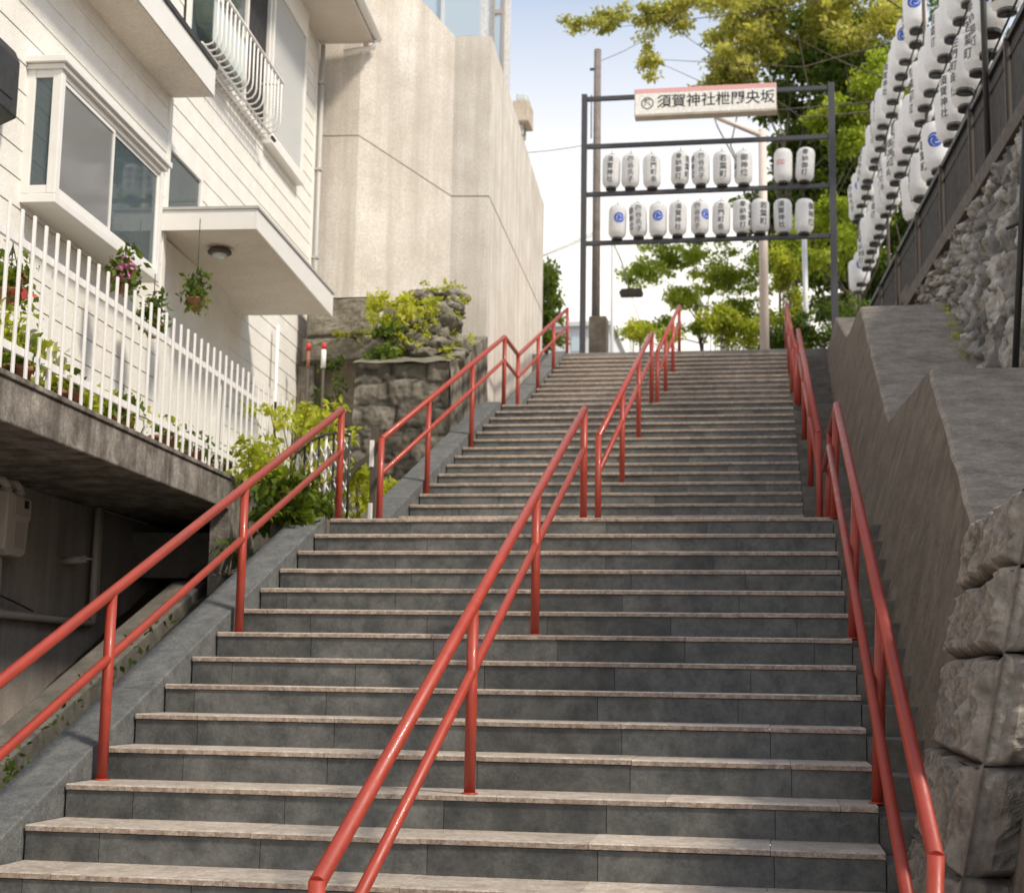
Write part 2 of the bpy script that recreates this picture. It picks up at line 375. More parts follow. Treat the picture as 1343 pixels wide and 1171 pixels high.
handrail('lower middle red handrail dividing the nearest flight of steps', 1.985,
         [(-6.72, T(-6.72)), (.05, T(.05))], [(-6.72, -17*H), (-4.27, -1.76), (-2.32, -.96), (.05, 0)], .31)
T = lambda y: zl(y, -4.146, -.884, .4058)
handrail('lower right red handrail beside the rough stone corner and concrete wall', 3.89,
         [(-6.33, T(-6.33)), (0.02, .845), (1.25, .845)], [(-6.33, -16*H), (-4.16, -1.76), (-2.3, -.96), (.02, 0), (1.25, 0)], .315, mdx=-.06)
T = lambda y: .85+(y-1.4)*.377
T3 = lambda y: 3.19+(y-8.72)*.375
Z2 = lambda y: .105+.156*math.floor((y-1.82)/.411+1e-6) if y > 1.82 else 0
Z3 = lambda y: 2.445+.156*math.floor((y-8.85)/.411+1e-6) if y > 8.85 else 2.289
handrail('upper left red handrail that bends level at the landing below the pale concrete wall', .03,
         [(1.4, .85), (7.6, 3.19), (8.72, 3.19), (13.85, T3(13.85))],
         [(1.4, 0), (3.25, Z2(3.25)), (5.5, Z2(5.5)), (7.62, 2.289), (8.72, 2.289), (10.55, Z3(10.55)), (12.2, Z3(12.2)), (13.85, 4.317)], .31, x_end=.0)
handrail('middle red handrail of the second flight, in front of the farthest middle one', 1.945,
         [(1.4, .85), (7.6, 3.19)], [(1.4, 0), (3.6, Z2(3.6)), (5.6, Z2(5.6)), (7.6, 2.289)], .31, x_end=1.925)
handrail('right red handrail of the second flight, inside the stepped gutter', 3.8,
         [(1.4, .85), (7.6, 3.19)], [(1.4, -.05), (3.6, Z2(3.6)-.05), (5.6, Z2(5.6)-.05), (7.6, 2.24)], .31, x_end=3.77)
handrail('farthest middle red handrail climbing to the lantern gate', 1.915,
         [(8.72, 3.19), (13.85, T3(13.85))], [(8.72, 2.289), (10.4, Z3(10.4)), (12.1, Z3(12.1)), (13.85, 4.317)], .31)
handrail('farthest right red handrail at the top of the steps near the hedge', 3.745,
         [(8.72, 3.19), (13.85, T3(13.85))], [(8.72, 2.24), (10.4, Z3(10.4)-.05), (12.1, Z3(12.1)-.05), (13.85, 4.26)], .31, x_end=3.70)

# ------------------------------------------------------------------ foliage helpers
def leaf_mesh(P, size, spread=.5, aspect=.55, up=.35, rng=RNG):
    """many small pointed leaves (two triangles folded along the rib) at points P"""
    n = len(P); d = rng.normal(size=(n, 3)); d[:, 2] -= up; d /= np.linalg.norm(d, axis=1)[:, None]
    q = rng.normal(size=(n, 3)); q[:, 2] += .8; s = np.cross(d, q); s /= np.linalg.norm(s, axis=1)[:, None]+1e-9
    nn = np.cross(s, d)
    L = size*(1+spread*(rng.random(n)-.5)*2)[:, None]; w = L*aspect*.5
    v = np.stack([P, P+d*L*.5+s*w+nn*L*.08, P+d*L, P+d*L*.5-s*w+nn*L*.08], 1).reshape(-1, 3)
    i = np.arange(n)*4
    return v, np.stack([i, i+1, i+2, i+3], 1)
def leaves(name, P, size, mat, parent=None, **kw):
    v, f = leaf_mesh(np.asarray(P), size, **kw)
    base = np.array(parent.get('_b', (0, 0, 0))) if parent is not None else np.zeros(3)
    me = bpy.data.meshes.new(name); n = len(f)
    me.vertices.add(len(v)); me.vertices.foreach_set('co', (v-base).astype(np.float32).ravel())
    me.loops.add(n*4); me.loops.foreach_set('vertex_index', f.astype(np.int32).ravel())
    me.polygons.add(n); me.polygons.foreach_set('loop_start', np.arange(n, dtype=np.int32)*4)
    me.polygons.foreach_set('loop_total', np.full(n, 4, dtype=np.int32))
    me.materials.append(M[mat]); me.update(calc_edges=True); me.validate()
    o = link(name, me, parent); o['_b'] = tuple(base); return o
def clumps(centres, r, n, flat=.6, rng=RNG):
    out = []
    for c in centres:
        k = int(n*rng.uniform(.6, 1.4)); a = rng.normal(size=(k, 3)); a /= np.linalg.norm(a, axis=1)[:, None]
        a *= (rng.random(k)**.45*r*rng.uniform(.7, 1.3))[:, None]; a[:, 2] *= flat
        out.append(np.asarray(c)+a)
    return np.concatenate(out)
def ellipsoid(c, rad, n, shell=.55, rng=RNG):
    a = rng.normal(size=(n, 3)); a /= np.linalg.norm(a, axis=1)[:, None]
    a *= (shell+(1-shell)*rng.random(n))[:, None]
    return np.asarray(c)+a*np.asarray(rad)
def tree(name, label, base, blobs, mat, leaf, r, per, trunk_h, trunk_r, group=None, cat='tree', limbs=14, seed=1, shell=.45, flat=.55, lean=.6):
    """blobs: [(centre, radii, clump count)]; trunk and limbs reach to clump centres"""
    rng = np.random.default_rng(seed); t = thing(name, base, label, cat, group)
    C = np.concatenate([ellipsoid(c, rad, k, shell, rng) for c, rad, k in blobs])
    leaves('crown', clumps(C, r, per, flat, rng), leaf, mat, t, rng=rng)
    m = MB(); b = Vector(base); top = Vector(blobs[0][0])
    tip = Vector((lerp(b.x, top.x, lean), lerp(b.y, top.y, lean), b.z+trunk_h))
    m.tube([b-Vector((0, 0, .3)), b.lerp(tip, .45)+Vector((.05, .04, 0))*trunk_h*.3, tip], trunk_r, 9, r1=trunk_r*.55)
    idx = rng.choice(len(C), min(limbs, len(C)), replace=False)
    for i in idx:
        c = Vector(C[i]); s = b.lerp(tip, rng.uniform(.6, 1.0)); mid = s.lerp(c, .5)+Vector(rng.normal(size=3))*.12*(c-s).length
        m.tube([s, mid, c], trunk_r*.26, 6, r1=trunk_r*.05)
    build('trunk', m, 'bark', t); return t

# ------------------------------------------------------------------ white house on the left (frame turned by 3.4 degrees)
WC, WR = -2.0, -2.1
hs = thing('house', (-4, 0, -2.9), 'white clapboard house with bay window, flat entrance canopy and upper window guard', 'house', rot=HA)
w = MB()
def boards(m, c, e0, e1, z0, z1, step=.212):
    z = z0
    while z < z1-.02:
        t = min(z+step, z1)
        m.add([(c+.010, e0, z), (c+.010, e1, z), (c+.004, e1, t-.006), (c+.004, e0, t-.006)], [(0, 1, 2, 3)], 0)
        m.add([(c+.004, e0, t-.006), (c+.004, e1, t-.006), (c-.002, e1, t-.004), (c-.002, e0, t-.004)], [(0, 1, 2, 3)], 0)
        m.add([(c-.006, e0, t-.004), (c-.006, e1, t-.004), (c-.006, e1, t), (c-.006, e0, t)], [(0, 1, 2, 3)], 1)
        m.add([(c-.006, e0, t), (c-.006, e1, t), (c+.010, e1, t), (c+.010, e0, t)], [(0, 1, 2, 3)], 0)
        z = t
boards(w, WC, -9, 1.5, .36, 4.3); boards(w, WR, 1.5, 7.35, .36, 7.3)
w.box(-9, WC-.008, -9, 1.5, .1, 9); w.box(-9, WR-.008, 1.5, 7.342, .1, 9)
build('wall', w, ['siding', 'soffit'], hs, normals=False)
c = MB(); c.box(WR-.05, WC+.022, 1.44, 1.53, .36, 4.09); build('corner_board', c, 'trim', hs, bevel=.006)
c = MB(); c.box(WR-.05, WR+.035, 7.29, 7.362, .36, 7.2); build('corner_board', c, 'trim', hs, bevel=.006)
# bay window
b = MB(); bo, be0, be1 = -1.73, -1.54, .70
b.box(WC, bo, be0, be1, 2.10, 2.165); b.box(WC, bo+.045, be0-.05, be1+.06, 3.14, 3.19); b.box(WC, bo+.02, be0-.02, be1+.03, 3.10, 3.138)
for e0, e1 in ((be0, be0+.075), (be1-.06, be1)): b.box(bo-.07, bo-.002, e0, e1, 2.165, 3.10)
b.box(WC, bo-.20, be0, be0+.04, 2.165, 3.10); b.box(bo-.2, bo-.07, be0+.004, be0+.03, 2.165, 2.23); b.box(bo-.2, bo-.07, be0+.004, be0+.03, 3.04, 3.10)
b.box(WC, bo-.07, be1-.04, be1-.002, 2.165, 3.10)
b.box(bo-.05, bo-.012, be0+.075, be1-.06, 2.165, 2.205); b.box(bo-.05, bo-.012, be0+.075, be1-.06, 3.055, 3.10)
bay = build('bay_window', b, 'trim', hs, bevel=.005)
for e0, e1, cc in ((be0+.075, -.42, -.030), (-.46, be1-.06, -.042)):
    f = MB(); q = bo+cc
    for a, d_ in ((e0, e0+.032), (e1-.032, e1)): f.box(q-.010, q+.010, a, d_, 2.206, 3.054)
    f.box(q-.0095, q+.0095, e0+.032, e1-.032, 2.206, 2.236); f.box(q-.0095, q+.0095, e0+.032, e1-.032, 3.022, 3.054)
    build('sash', f, 'trim', bay)
p = MB(); p.box(bo-.034, bo-.029, be0+.107, -.452, 2.236, 3.022); build('pane', p, 'panegrey', bay)
p = MB(); p.box(bo-.046, bo-.041, -.428, be1-.092, 2.236, 3.022); build('pane', p, 'pane', bay)
p = MB(); p.box(bo-.2, bo-.07, be0+.015, be0+.02, 2.23, 3.04); build('side_pane', p, 'pane', bay)
def cloth(e0, e1, z0, z1, c, amp, per):
    return MB().grid(lambda u, v: (c+amp*sin(u*(e1-e0)*per)+amp*.6*sin(u*31+1.2*v), lerp(e0, e1, u), lerp(z0, z1, v)), 60, 6)
build('curtain', cloth(-.36, .58, 2.42, 3.06, bo-.14, .012, 75), 'curtain', bay)
build('curtain', cloth(-1.40, -.45, 2.20, 3.06, bo-.10, .008, 40), 'soffit', bay)
p = MB(); p.box(WC+.002, WC+.006, be0+.05, be1-.05, 2.17, 3.1); build('back', p, 'darkroom', bay)
# small window beside the bay
wn = MB()
wn.box(WR, WR+.05, 1.56, 2.72, 3.68, 3.74); wn.box(WR, WR+.05, 1.56, 2.72, 3.0, 3.05); wn.box(WR, WR+.05, 2.66, 2.72, 3.05, 3.68); wn.box(WR, WR+.05, 1.56, 1.60, 3.05, 3.68)
wn = build('window', wn, 'trim', hs, bevel=.004)
p = MB(); p.box(WR+.017, WR+.024, 1.60, 2.66, 3.05, 3.68); build('pane', p, 'pane', wn)
p = MB(); p.box(WR+.008, WR+.016, 1.60, 2.66, 3.05, 3.68); build('back', p, 'darkroom', wn)
# overhang of the upper floor with dark flashing
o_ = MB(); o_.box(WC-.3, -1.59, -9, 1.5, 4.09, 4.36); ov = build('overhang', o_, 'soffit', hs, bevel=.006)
o_ = MB(); o_.box(-1.62, -1.565, -9, 1.52, 4.362, 4.41); build('flashing', o_, 'black', ov)
o_ = MB(); o_.box(-1.588, -1.582, -9, 1.505, 4.10, 4.36); o_.box(-2.2, -1.59, 1.502, 1.508, 4.10, 4.36); build('fascia', o_, 'trim', ov)
# entrance canopy
c_ = MB()
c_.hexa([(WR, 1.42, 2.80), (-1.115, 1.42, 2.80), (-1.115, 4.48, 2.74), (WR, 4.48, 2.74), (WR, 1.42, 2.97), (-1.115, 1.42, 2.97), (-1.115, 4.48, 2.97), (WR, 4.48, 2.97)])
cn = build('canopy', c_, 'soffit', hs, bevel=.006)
c_ = MB(); c_.hexa([(-1.112, 1.40, 2.785), (-1.095, 1.40, 2.785), (-1.095, 4.50, 2.725), (-1.112, 4.50, 2.725), (-1.112, 1.40, 2.972), (-1.095, 1.40, 2.972), (-1.095, 4.5, 2.972), (-1.112, 4.5, 2.972)])
c_.box(WR, -1.114, 1.40, 1.417, 2.785, 2.972); build('fascia', c_, 'trim', cn)
c_ = MB(); c_.box(WR, -1.08, 1.385, 4.515, 2.975, 3.0); build('flashing', c_, 'trimgrey', cn)
c_ = MB(); c_.lathe([(.10, 2.80), (.115, 2.785), (.11, 2.765), (.07, 2.76)], 24, (-1.62, 2.0, -.035)); cl = build('ceiling_lamp', c_, 'browniron', cn)
c_ = MB(); c_.lathe([(.075, 2.765), (.07, 2.735), (.045, 2.715), (.0, 2.71)], 20, (-1.62, 2.0, -.03)); build('bulb_cover', c_, 'frost', cl)
# porch wall under the canopy, door recess and downpipe
pw = MB(); pw.box(WR+.018, WR+.075, 1.56, 3.72, .36, 2.775); build('porch_wall', pw, 'siding', hs, bevel=.004)
pw = MB(); pw.tube([(WR+.09, 5.6, .3), (WR+.09, 5.6, 2.9)], .022, 10); build('downpipe', pw, 'trim', hs)
pw = MB(); pw.tube([(WR+.085, 7.33, .3), (WR+.085, 7.33, 7.15)], .032, 10)
for z in (3.0, 4.2, 5.4, 6.6): pw.box(WR+.04, WR+.13, 7.29, 7.37, z, z+.03)
build('downpipe', pw, 'trimgrey', hs)
# second floor window with guard rail and louvred shutter box
w2 = MB(); w2.box(WR, WR+.03, 2.0, 4.86, 4.95, 7.2); w2 = build('upper_window', w2, 'darkroom', hs)
f = MB()
for e in (2.0, 2.95, 3.9, 4.80): f.box(WR+.031, WR+.075, e, e+.06, 4.95, 7.2)
f.box(WR+.031, WR+.07, 2.0, 4.86, 4.93, 4.99); build('sash', f, 'trim', w2, bevel=.004)
p = MB(); p.box(WR+.034, WR+.04, 2.06, 3.9, 4.99, 7.2); build('pane', p, 'pane', w2)
gr = MB()
gr.tube([(-1.80, 2.1, 5.50), (-1.80, 4.62, 5.50)], .020, 8); gr.tube([(-1.80, 2.1, 5.50), (WR, 2.1, 5.50)], .016, 8); gr.tube([(-1.80, 4.62, 5.50), (WR, 4.62, 5.50)], .016, 8)
gr.tube([(-1.93, 2.1, 4.90), (-1.93, 4.62, 4.90)], .014, 8); gr.tube([(-2.02, 2.1, 4.87), (-2.02, 4.62, 4.87)], .014, 8)
gd = build('window_guard', gr, 'trim', hs)
for i in range(18):
    e = 2.16+i*.142; q = MB()
    q.tube([(-1.80, e, 5.49), (-1.80, e, 5.02), (-1.81, e, 4.965), (-1.84, e, 4.92), (-1.88, e, 4.903), (-1.93, e, 4.90), (WR+.02, e, 4.865)], .0105, 6)
    build('bar', q, 'trim', gd)
q = MB(); q.box(-1.86, -1.855, 2.2, 3.3, 4.98, 5.46); build('wind_screen', q, 'frost', gd)
sb = MB(); sb.box(WR, -1.98, 4.90, 6.46, 4.90, 5.03); sb.box(WR, -2.0, 4.88, 4.94, 5.03, 7.2); sb.box(WR, -2.0, 6.42, 6.47, 5.03, 7.2); sb.box(WR, -2.0, 4.94, 6.42, 6.85, 7.2)
sh = build('shutter_box', sb, 'trim', hs, bevel=.004)
sl = MB(); z = 5.04
while z < 6.84:
    sl.hexa([(WR+.02, 4.942, z), (-2.026, 4.942, z), (-2.026, 6.418, z), (WR+.02, 6.418, z), (WR+.02, 4.942, z+.03), (-2.032, 4.942, z+.030), (-2.032, 6.418, z+.030), (WR+.02, 6.418, z+.03)]); z += .042
build('louvre', sl, 'lattice', sh)
sb = MB(); sb.tube([(-1.9, 4.62, 4.86), (-1.9, 4.74, 4.86)], .02, 8); build('bracket', sb, 'browniron', gd)
# eaves with gutter
ev = MB(); ev.box(WR-.4, -1.36, -9, 7.42, 7.2, 7.32); ev = build('eave', ev, 'soffit', hs, bevel=.006)
q = MB(); q.tube([(-1.30, -9, 7.28), (-1.30, 7.48, 7.28)], .055, 12); q.tube([(-1.30, 7.40, 7.28), (-1.34, 7.40, 7.13), (-1.75, 7.40, 7.08)], .03, 8); build('roof_gutter', q, 'trim', ev)
q = MB(); q.box(-1.359, -1.35, -9, 7.43, 7.2, 7.36); build('fascia', q, 'trim', ev)
# dark wall lamp box at the left picture edge
wl = MB(); wl.prism([(WC+.018, 2.50), (WC+.15, 2.56), (WC+.15, 2.96), (WC+.11, 3.05), (WC+.018, 3.06)], 'y', -2.6, -1.97); wl = build('wall_lamp', wl, 'black', hs, bevel=.012)
q = MB(); q.box(WC+.151, WC+.156, -2.5, -2.07, 2.66, 2.90); build('louvre', q, 'black', wl)

# ------------------------------------------------------------------ terrace slab with its dark undercroft
ts = thing('terrace', (-2, -3, -2.9), 'stained concrete terrace slab overhanging a dark space beside the stairs', 'terrace', rot=HA)
m = MB(); m.box(-2.05, -.90, -9, .30, .10, .34); build('slab', m, 'slab', ts, bevel=.01)
m = MB(); m.box(-2.05, -.885, -9, .31, .342, .375); build('coping', m, 'slab', ts, bevel=.006)
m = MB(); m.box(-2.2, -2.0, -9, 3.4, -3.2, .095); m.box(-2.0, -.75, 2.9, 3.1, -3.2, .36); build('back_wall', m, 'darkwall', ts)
m = MB(); m.box(-2.05, -1.062, .315, 3.3, .11, .36); m.box(-1.06, -.9, .302, 3.3, -.6, .39); build('planter_kerb', m, 'slab', ts, bevel=.008)
m = MB(); m.prism([(-9, -3.86), (.6, -.46), (.6, -1.6), (-9, -4.9)], 'x', -1.44, -1.16); build('footing', m, 'gutter', ts, bevel=.01)
m = MB(); m.grid(lambda u, v: (lerp(-2.05, -.24, u), lerp(-9, 3.0, v), lerp(-9, 3.0, v)*H/D-.18-.60*min(1, (1-u)/.5)-(.35 if u < .3 else 0)+.05*noise.noise((u*4, v*30, 0))), 12, 90)
tag(build('soil_bed', m, 'soil'), kind='structure')
COL.objects['soil_bed'].rotation_euler = (0, 0, HA)
# gas meter and pipes on the back wall
gm_ = thing('gas_meter', (-1.9, -1.6, -.45), 'pale grey gas meter with two elbow pipes on the dark wall under the terrace', 'meter', rot=HA)
m = MB()
m.prism([(-1.74, .0), (-1.36, -.03), (-1.36, -.17), (-1.39, -.185), (-1.42, -.41), (-1.48, -.44), (-1.70, -.44), (-1.76, -.40)], 'x', -1.985, -1.83)
build('body', m, 'meter', gm_, bevel=.012)
m = MB(); m.box(-1.829, -1.815, -1.66, -1.42, -.15, -.03); m.box(-1.829, -1.82, -1.64, -1.46, -.38, -.20); build('dial_cover', m, 'pipe', gm_, bevel=.006)
m = MB(); m.box(-1.814, -1.811, -1.52, -1.45, -.10, -.045); build('dial', m, 'black', gm_)
for e in (-1.66, -1.46):
    m = MB(); m.tube([(-1.89, e, -.02), (-1.89, e, .045), (-1.91, e-.012, .07), (-1.95, e-.03, .082), (-2.0, e-.03, .082)], .034, 10); m.lathe([(.042, 0), (.042, .03)], 12, (-1.89, e, -.005)); build('elbow_pipe', m, 'meter', gm_)
pp = thing('wall_pipes', (-1.94, 0, -.83), 'beige pipes running along and up the dark wall under the terrace', 'pipe', rot=HA)
m = MB(); m.tube([(-1.93, -1.63, -.44), (-1.93, -1.63, -.78), (-1.93, -1.60, -.82), (-1.93, -1.55, -.83), (-1.93, .10, -.83), (-1.93, .13, -.81), (-1.93, .135, .09)], .030, 10); build('pipe', m, 'pipe', pp)
m = MB(); m.tube([(-1.945, .225, -.83), (-1.945, .225, .09)], .024, 10); build('pipe', m, 'pipe', pp)
m = MB()
for e in (-1.2, -.5): m.lathe([(.037, 0), (.037, .0)], 8, (-1.93, e, -.83))
m.tube([(-1.935, -1.6, -.70), (-1.935, -1.3, -.74), (-1.93, -1.0, -.79)], .007, 6); build('cable', m, 'black', pp)
m = MB(); m.tube([(-2.0, -.38, -.385), (-1.80, -.38, -.36)], .028, 10); m.lathe([(.05, 0), (.05, .012)], 12, (-1.80, -.38, -.366)); tag(build('pipe_stub', m, 'pipe'), 'short pipe stub sticking out of the dark wall right of the gas meter', 'pipe')
COL.objects['pipe_stub'].rotation_euler = (0, 0, HA)

# ------------------------------------------------------------------ white picket fence on the terrace
pf = thing('picket_fence', (-1.0, -2, .36), 'white metal picket fence along the terrace edge above the stained slab', 'fence', rot=HA)
FC = -1.0
m = MB(); m.box(FC-.03, FC-.008, -8, 2.62, 1.165, 1.215); build('top_rail', m, 'picket', pf, bevel=.003)
m = MB(); m.box(FC-.03, FC-.008, -8, 2.62, .545, .595); build('bottom_rail', m, 'picket', pf, bevel=.003)
e = -6.1; rr = random.Random(4)
while e < 2.6:
    dx = rr.uniform(-.006, .006); m = MB(); h_ = 1.375+rr.uniform(-.008, .008)
    m.hexa([(FC-.007, e+dx-.014, .405), (FC+.009, e+dx-.014, .405), (FC+.009, e+dx+.014, .405), (FC-.007, e+dx+.014, .405), (FC-.007, e-.014, h_), (FC+.009, e-.014, h_), (FC+.009, e+.014, h_), (FC-.007, e+.014, h_)])
    build('picket', m, 'picket', pf, bevel=.004); e += .1655
for e in (-3.05, .35, 2.6):
    m = MB(); m.box(FC-.055, FC-.031, e, e+.04, .375, 1.2); build('post', m, 'picket', pf, bevel=.003)
# folding lattice gate and post where the landing meets the garden
lg = thing('folding_gate', (-.45, 1.15, -.01), 'dark and white folding lattice gate behind the end of the lower left handrail', 'gate')
A, B = Vector((-.95, 1.9, 0)), Vector((-.02, .55, 0))
for i in range(9):
    p = A.lerp(B, i/8); m = MB(); m.tube([p+Vector((0, 0, .02)), p+Vector((0, 0, .74+.10*sin(pi*i/8)))], .011, 6); build('upright', m, 'picket' if i % 2 else 'black', lg)
m = MB()
for i in range(8):
    p, q = A.lerp(B, i/8), A.lerp(B, (i+1)/8)
    for z in (.06, .24, .42, .60):
        m.tube([p+Vector((0, 0, z)), q+Vector((0, 0, z+.16))], .007, 5); m.tube([p+Vector((.01, .01, z+.16)), q+Vector((.01, .01, z))], .007, 5)
build('lattice', m, 'picket', lg)
m = MB(); m.tube([A+Vector((0, 0, .74))]+[A.lerp(B, i/8)+Vector((0, 0, .75+.10*sin(pi*i/8))) for i in range(1, 8)]+[B+Vector((0, 0, .74))], .013, 6); build('top_bar', m, 'black', lg)
gp = thing('gate_post', (-.07, 1.55, -.01), 'thin brown gate post with white bands between the two left handrails', 'post')
m = MB(); m.box(-.098, -.042, 1.52, 1.58, -.01, .98); build('shaft', m, 'browniron', gp, bevel=.004)
for z0, z1 in ((.03, .30), (.62, .86)):
    m = MB(); m.box(-.105, -.066, 1.505, 1.55, z0, z1); build('band', m, 'picket', gp, bevel=.004)
# little iron gate by the door
ig = thing('iron_gate', (-1.95, 4.6, .36), 'small black iron gate beside the white wall under the canopy', 'gate', rot=HA)
for e in (4.55, 5.25):
    m = MB(); m.box(-1.75, -1.70, e, e+.05, .36, 1.78); build('post', m, 'black', ig, bevel=.004)
m = MB()
for z in (.6, 1.15, 1.6): m.box(-1.735, -1.715, 4.6, 5.25, z, z+.03)
build('bar', m, 'black', ig)

# ------------------------------------------------------------------ pots and plants on the terrace
def T_(c, e, z): v = Matrix.Rotation(HA, 3, 'Z') @ Vector((c, e, z)); return v
def pot(c, e, r=.085, h=.15, z=.376):
    p = T_(c, e, z); t = thing('flower_pot', p, POTL.pop(0), 'flower pot', 'terracotta pots behind the picket fence')
    m = MB(); m.lathe([(r*.7, 0), (r*.98, h*.8), (r*1.1, h*.8), (r*1.1, h), (r*.95, h), (r*.9, h*.85), (0, h*.85)], 16, p); build('pot', m, 'terracotta', t)
    leaves('leaves', clumps([p+Vector((0, 0, h+.08))], .13, 90, .8), .07, 'fern', t)
POTL = ['terracotta pot with green shoots at the left end of the picket fence', 'terracotta pot under the yellow leaves behind the picket fence', 'terracotta pot behind the middle pickets below the bay window',
        'terracotta pot behind the pickets below the hanging flowers', 'terracotta pot nearest the entrance canopy behind the pickets', 'last terracotta pot behind the fence beside the leafy shrub']
for c_, e_, r_ in ((-1.12, -3.3, .09), (-1.15, -2.5, .10), (-1.13, -1.55, .085), (-1.12, -.75, .10), (-1.13, .0, .09), (-1.14, .75, .085)): pot(c_, e_, r_)
def shrub(name, label, base, centres, r, per, leaf, mat, stems=6, cat='plant', seed=1, flat=.8, group=None, up=.35, spread=.5):
    rng = np.random.default_rng(seed); t = thing(name, base, label, cat, group)
    leaves('leaves', clumps(centres, r, per, flat, rng), leaf, mat, t, rng=rng, up=up, aspect=.5)
    m = MB()
    for c in list(centres)[:stems*3]:
        c = Vector(c); b = Vector(base); m.tube([b+Vector((rng.normal()*.03, rng.normal()*.03, -.03)), b.lerp(c, .5)+Vector(rng.normal(size=3))*.05, c], .008, 5, r1=.003)
    build('stem', m, 'bark', t); return t
def rnd(cs, k, s, rng): return [np.array(c)+rng.normal(size=3)*s for c in cs for _ in range(k)]
rg = np.random.default_rng(3)
# pale yellow-green plants with white flowers behind the left pickets
cen = [T_(rg.uniform(-1.45, -1.08), rg.uniform(-4.6, -2.2), .45+rg.uniform(.05, .42)) for _ in range(34)]
p = shrub('flowering_shrub', 'low yellow green flowering shrub behind the left end of the picket fence', T_(-1.25, -3.2, .38), cen, .11, 50, .065, 'yelleaf', seed=5)
leaves('blossom', clumps([c+Vector((.05, -.03, .06)) for c in cen[::2]], .07, 12, .8), .05, 'petalwhite', p)
cen = [T_(rg.uniform(-1.45, -1.1), rg.uniform(-2.1, -.2), .42+rg.uniform(.0, .30)) for _ in range(16)]
shrub('potted_grass', 'thin pale green leaves sprawling behind the middle of the picket fence', T_(-1.25, -1.1, .38), cen, .10, 26, .09, 'yelleaf', seed=6)
# hanging plants
def hanging(label, c, e, z, mat, top, seed):
    p = T_(c, e, z); t = thing('hanging_plant', p, label, 'hanging plant')
    m = MB(); m.lathe([(.04, 0), (.085, .10), (.09, .11), (.08, .11), (0, .09)], 14, p); build('pot', m, 'terracotta', t)
    m = MB(); 
    for q in (0, 2.1, 4.2): m.tube([p+Vector((.08*cos(q), .08*sin(q), .11)), p+Vector((0, 0, .40)), p+Vector((0, 0, top))], .004, 5)
    build('wire', m, 'black', t)
    rng = np.random.default_rng(seed)
    leaves('leaves', clumps([p+Vector((0, 0, .16)), p+Vector((.05, -.04, .08)), p+Vector((-.04, .03, .2)), p+Vector((.02, .02, .30))], .12, 70, 1.0, rng), .06, mat, t, rng=rng)
    return t
t = hanging('hanging pot with one pink flower below the bay window', -1.62, -.40, 1.72, 'midleaf', .42, 1)
p = T_(-1.6, -.46, 1.93); leaves('blossom', clumps([p, p+Vector((.03, -.02, -.05))], .055, 22, 1.0), .05, 'petal', t)
hanging('hanging brown pot with trailing green plant below the canopy', -1.50, 1.02, 1.93, 'fern', .84, 2)
t = hanging('hanging pot with small red flowers at the far left of the fence', -1.45, -2.75, 1.02, 'midleaf', .42, 3)
p = T_(-1.42, -2.75, 1.2); leaves('blossom', clumps([p, p+Vector((.06, -.08, -.1))], .07, 16, 1.0), .06, 'petalred', t)
t = hanging('hanging plant in dark pot under the right end of the bay window', -1.66, .40, 1.55, 'darkleaf', .55, 4)
# bright shrub at the fence end, dark ferns spilling over the curb
cen = [T_(rg.uniform(-1.25, -.45), rg.uniform(1.2, 3.6), rg.uniform(.75, 1.38)) for _ in range(26)]
shrub('maple_shrub', 'bright yellow green leafy shrub beyond the end of the picket fence', T_(-.9, 2.4, .36), cen, .15, 52, .07, 'yelleaf', seed=8, flat=.32, stems=8)
cen = [T_(rg.uniform(-1.05, -.72), rg.uniform(.2, 2.4), rg.uniform(.30, .72)) for _ in range(20)]
shrub('fence_creeper', 'green creeper climbing through the right end of the picket fence', T_(-.85, 1.2, .3), cen, .13, 60, .07, 'yelleaf', seed=9)
cen = [T_(rg.uniform(-.75, -.14), rg.uniform(-.35, 1.4), rg.uniform(-.06, .30)) for _ in range(26)]
shrub('fern', 'dark green fern spilling over the top of the left stone curb', T_(-.5, .5, -.05), cen, .14, 75, .09, 'fern', seed=10, flat=.5)
cen = [T_(rg.uniform(-.9, -.45), rg.uniform(-.5, .5), rg.uniform(-.42, -.22)) for _ in range(8)]
shrub('shade_plant', 'dim dark leaves growing in the shadow below the terrace', T_(-.7, -.5, -.45), cen, .11, 40, .06, 'darkleaf', seed=11)
cen = [np.array((rg.uniform(-.95, -.30), rg.uniform(2.6, 4.6), rg.uniform(.15, .85))) for _ in range(26)]
shrub('garden_fern', 'yellow green fern between the gate post and the upper curb', Vector((-.6, 3.4, .0)), cen, .16, 60, .09, 'yelleaf', seed=12, flat=.5)
P = np.concatenate([np.stack([RNG.uniform(-.95, -.32, 500), (y:=RNG.uniform(-7.5, -1.2, 500)), y*H/D-.16-.62*((-.3-np.zeros(500)+.0)*0+.33)+RNG.uniform(0, .05, 500)], 1)])
tag(leaves('ground_cover', P, .045, 'darkleaf'), 'low dark weeds growing on the soil between curb and footing', 'weeds', kind='stuff')
P = np.concatenate([np.stack([RNG.uniform(-.62, -.40, 260), (y:=RNG.uniform(-5.6, -3.8, 260)), y*H/D-.17+RNG.uniform(0, .06, 260)], 1)])
tag(leaves('ivy', P, .05, 'midleaf'), 'small patch of green ivy beside the lower left curb', 'ivy', kind='stuff')

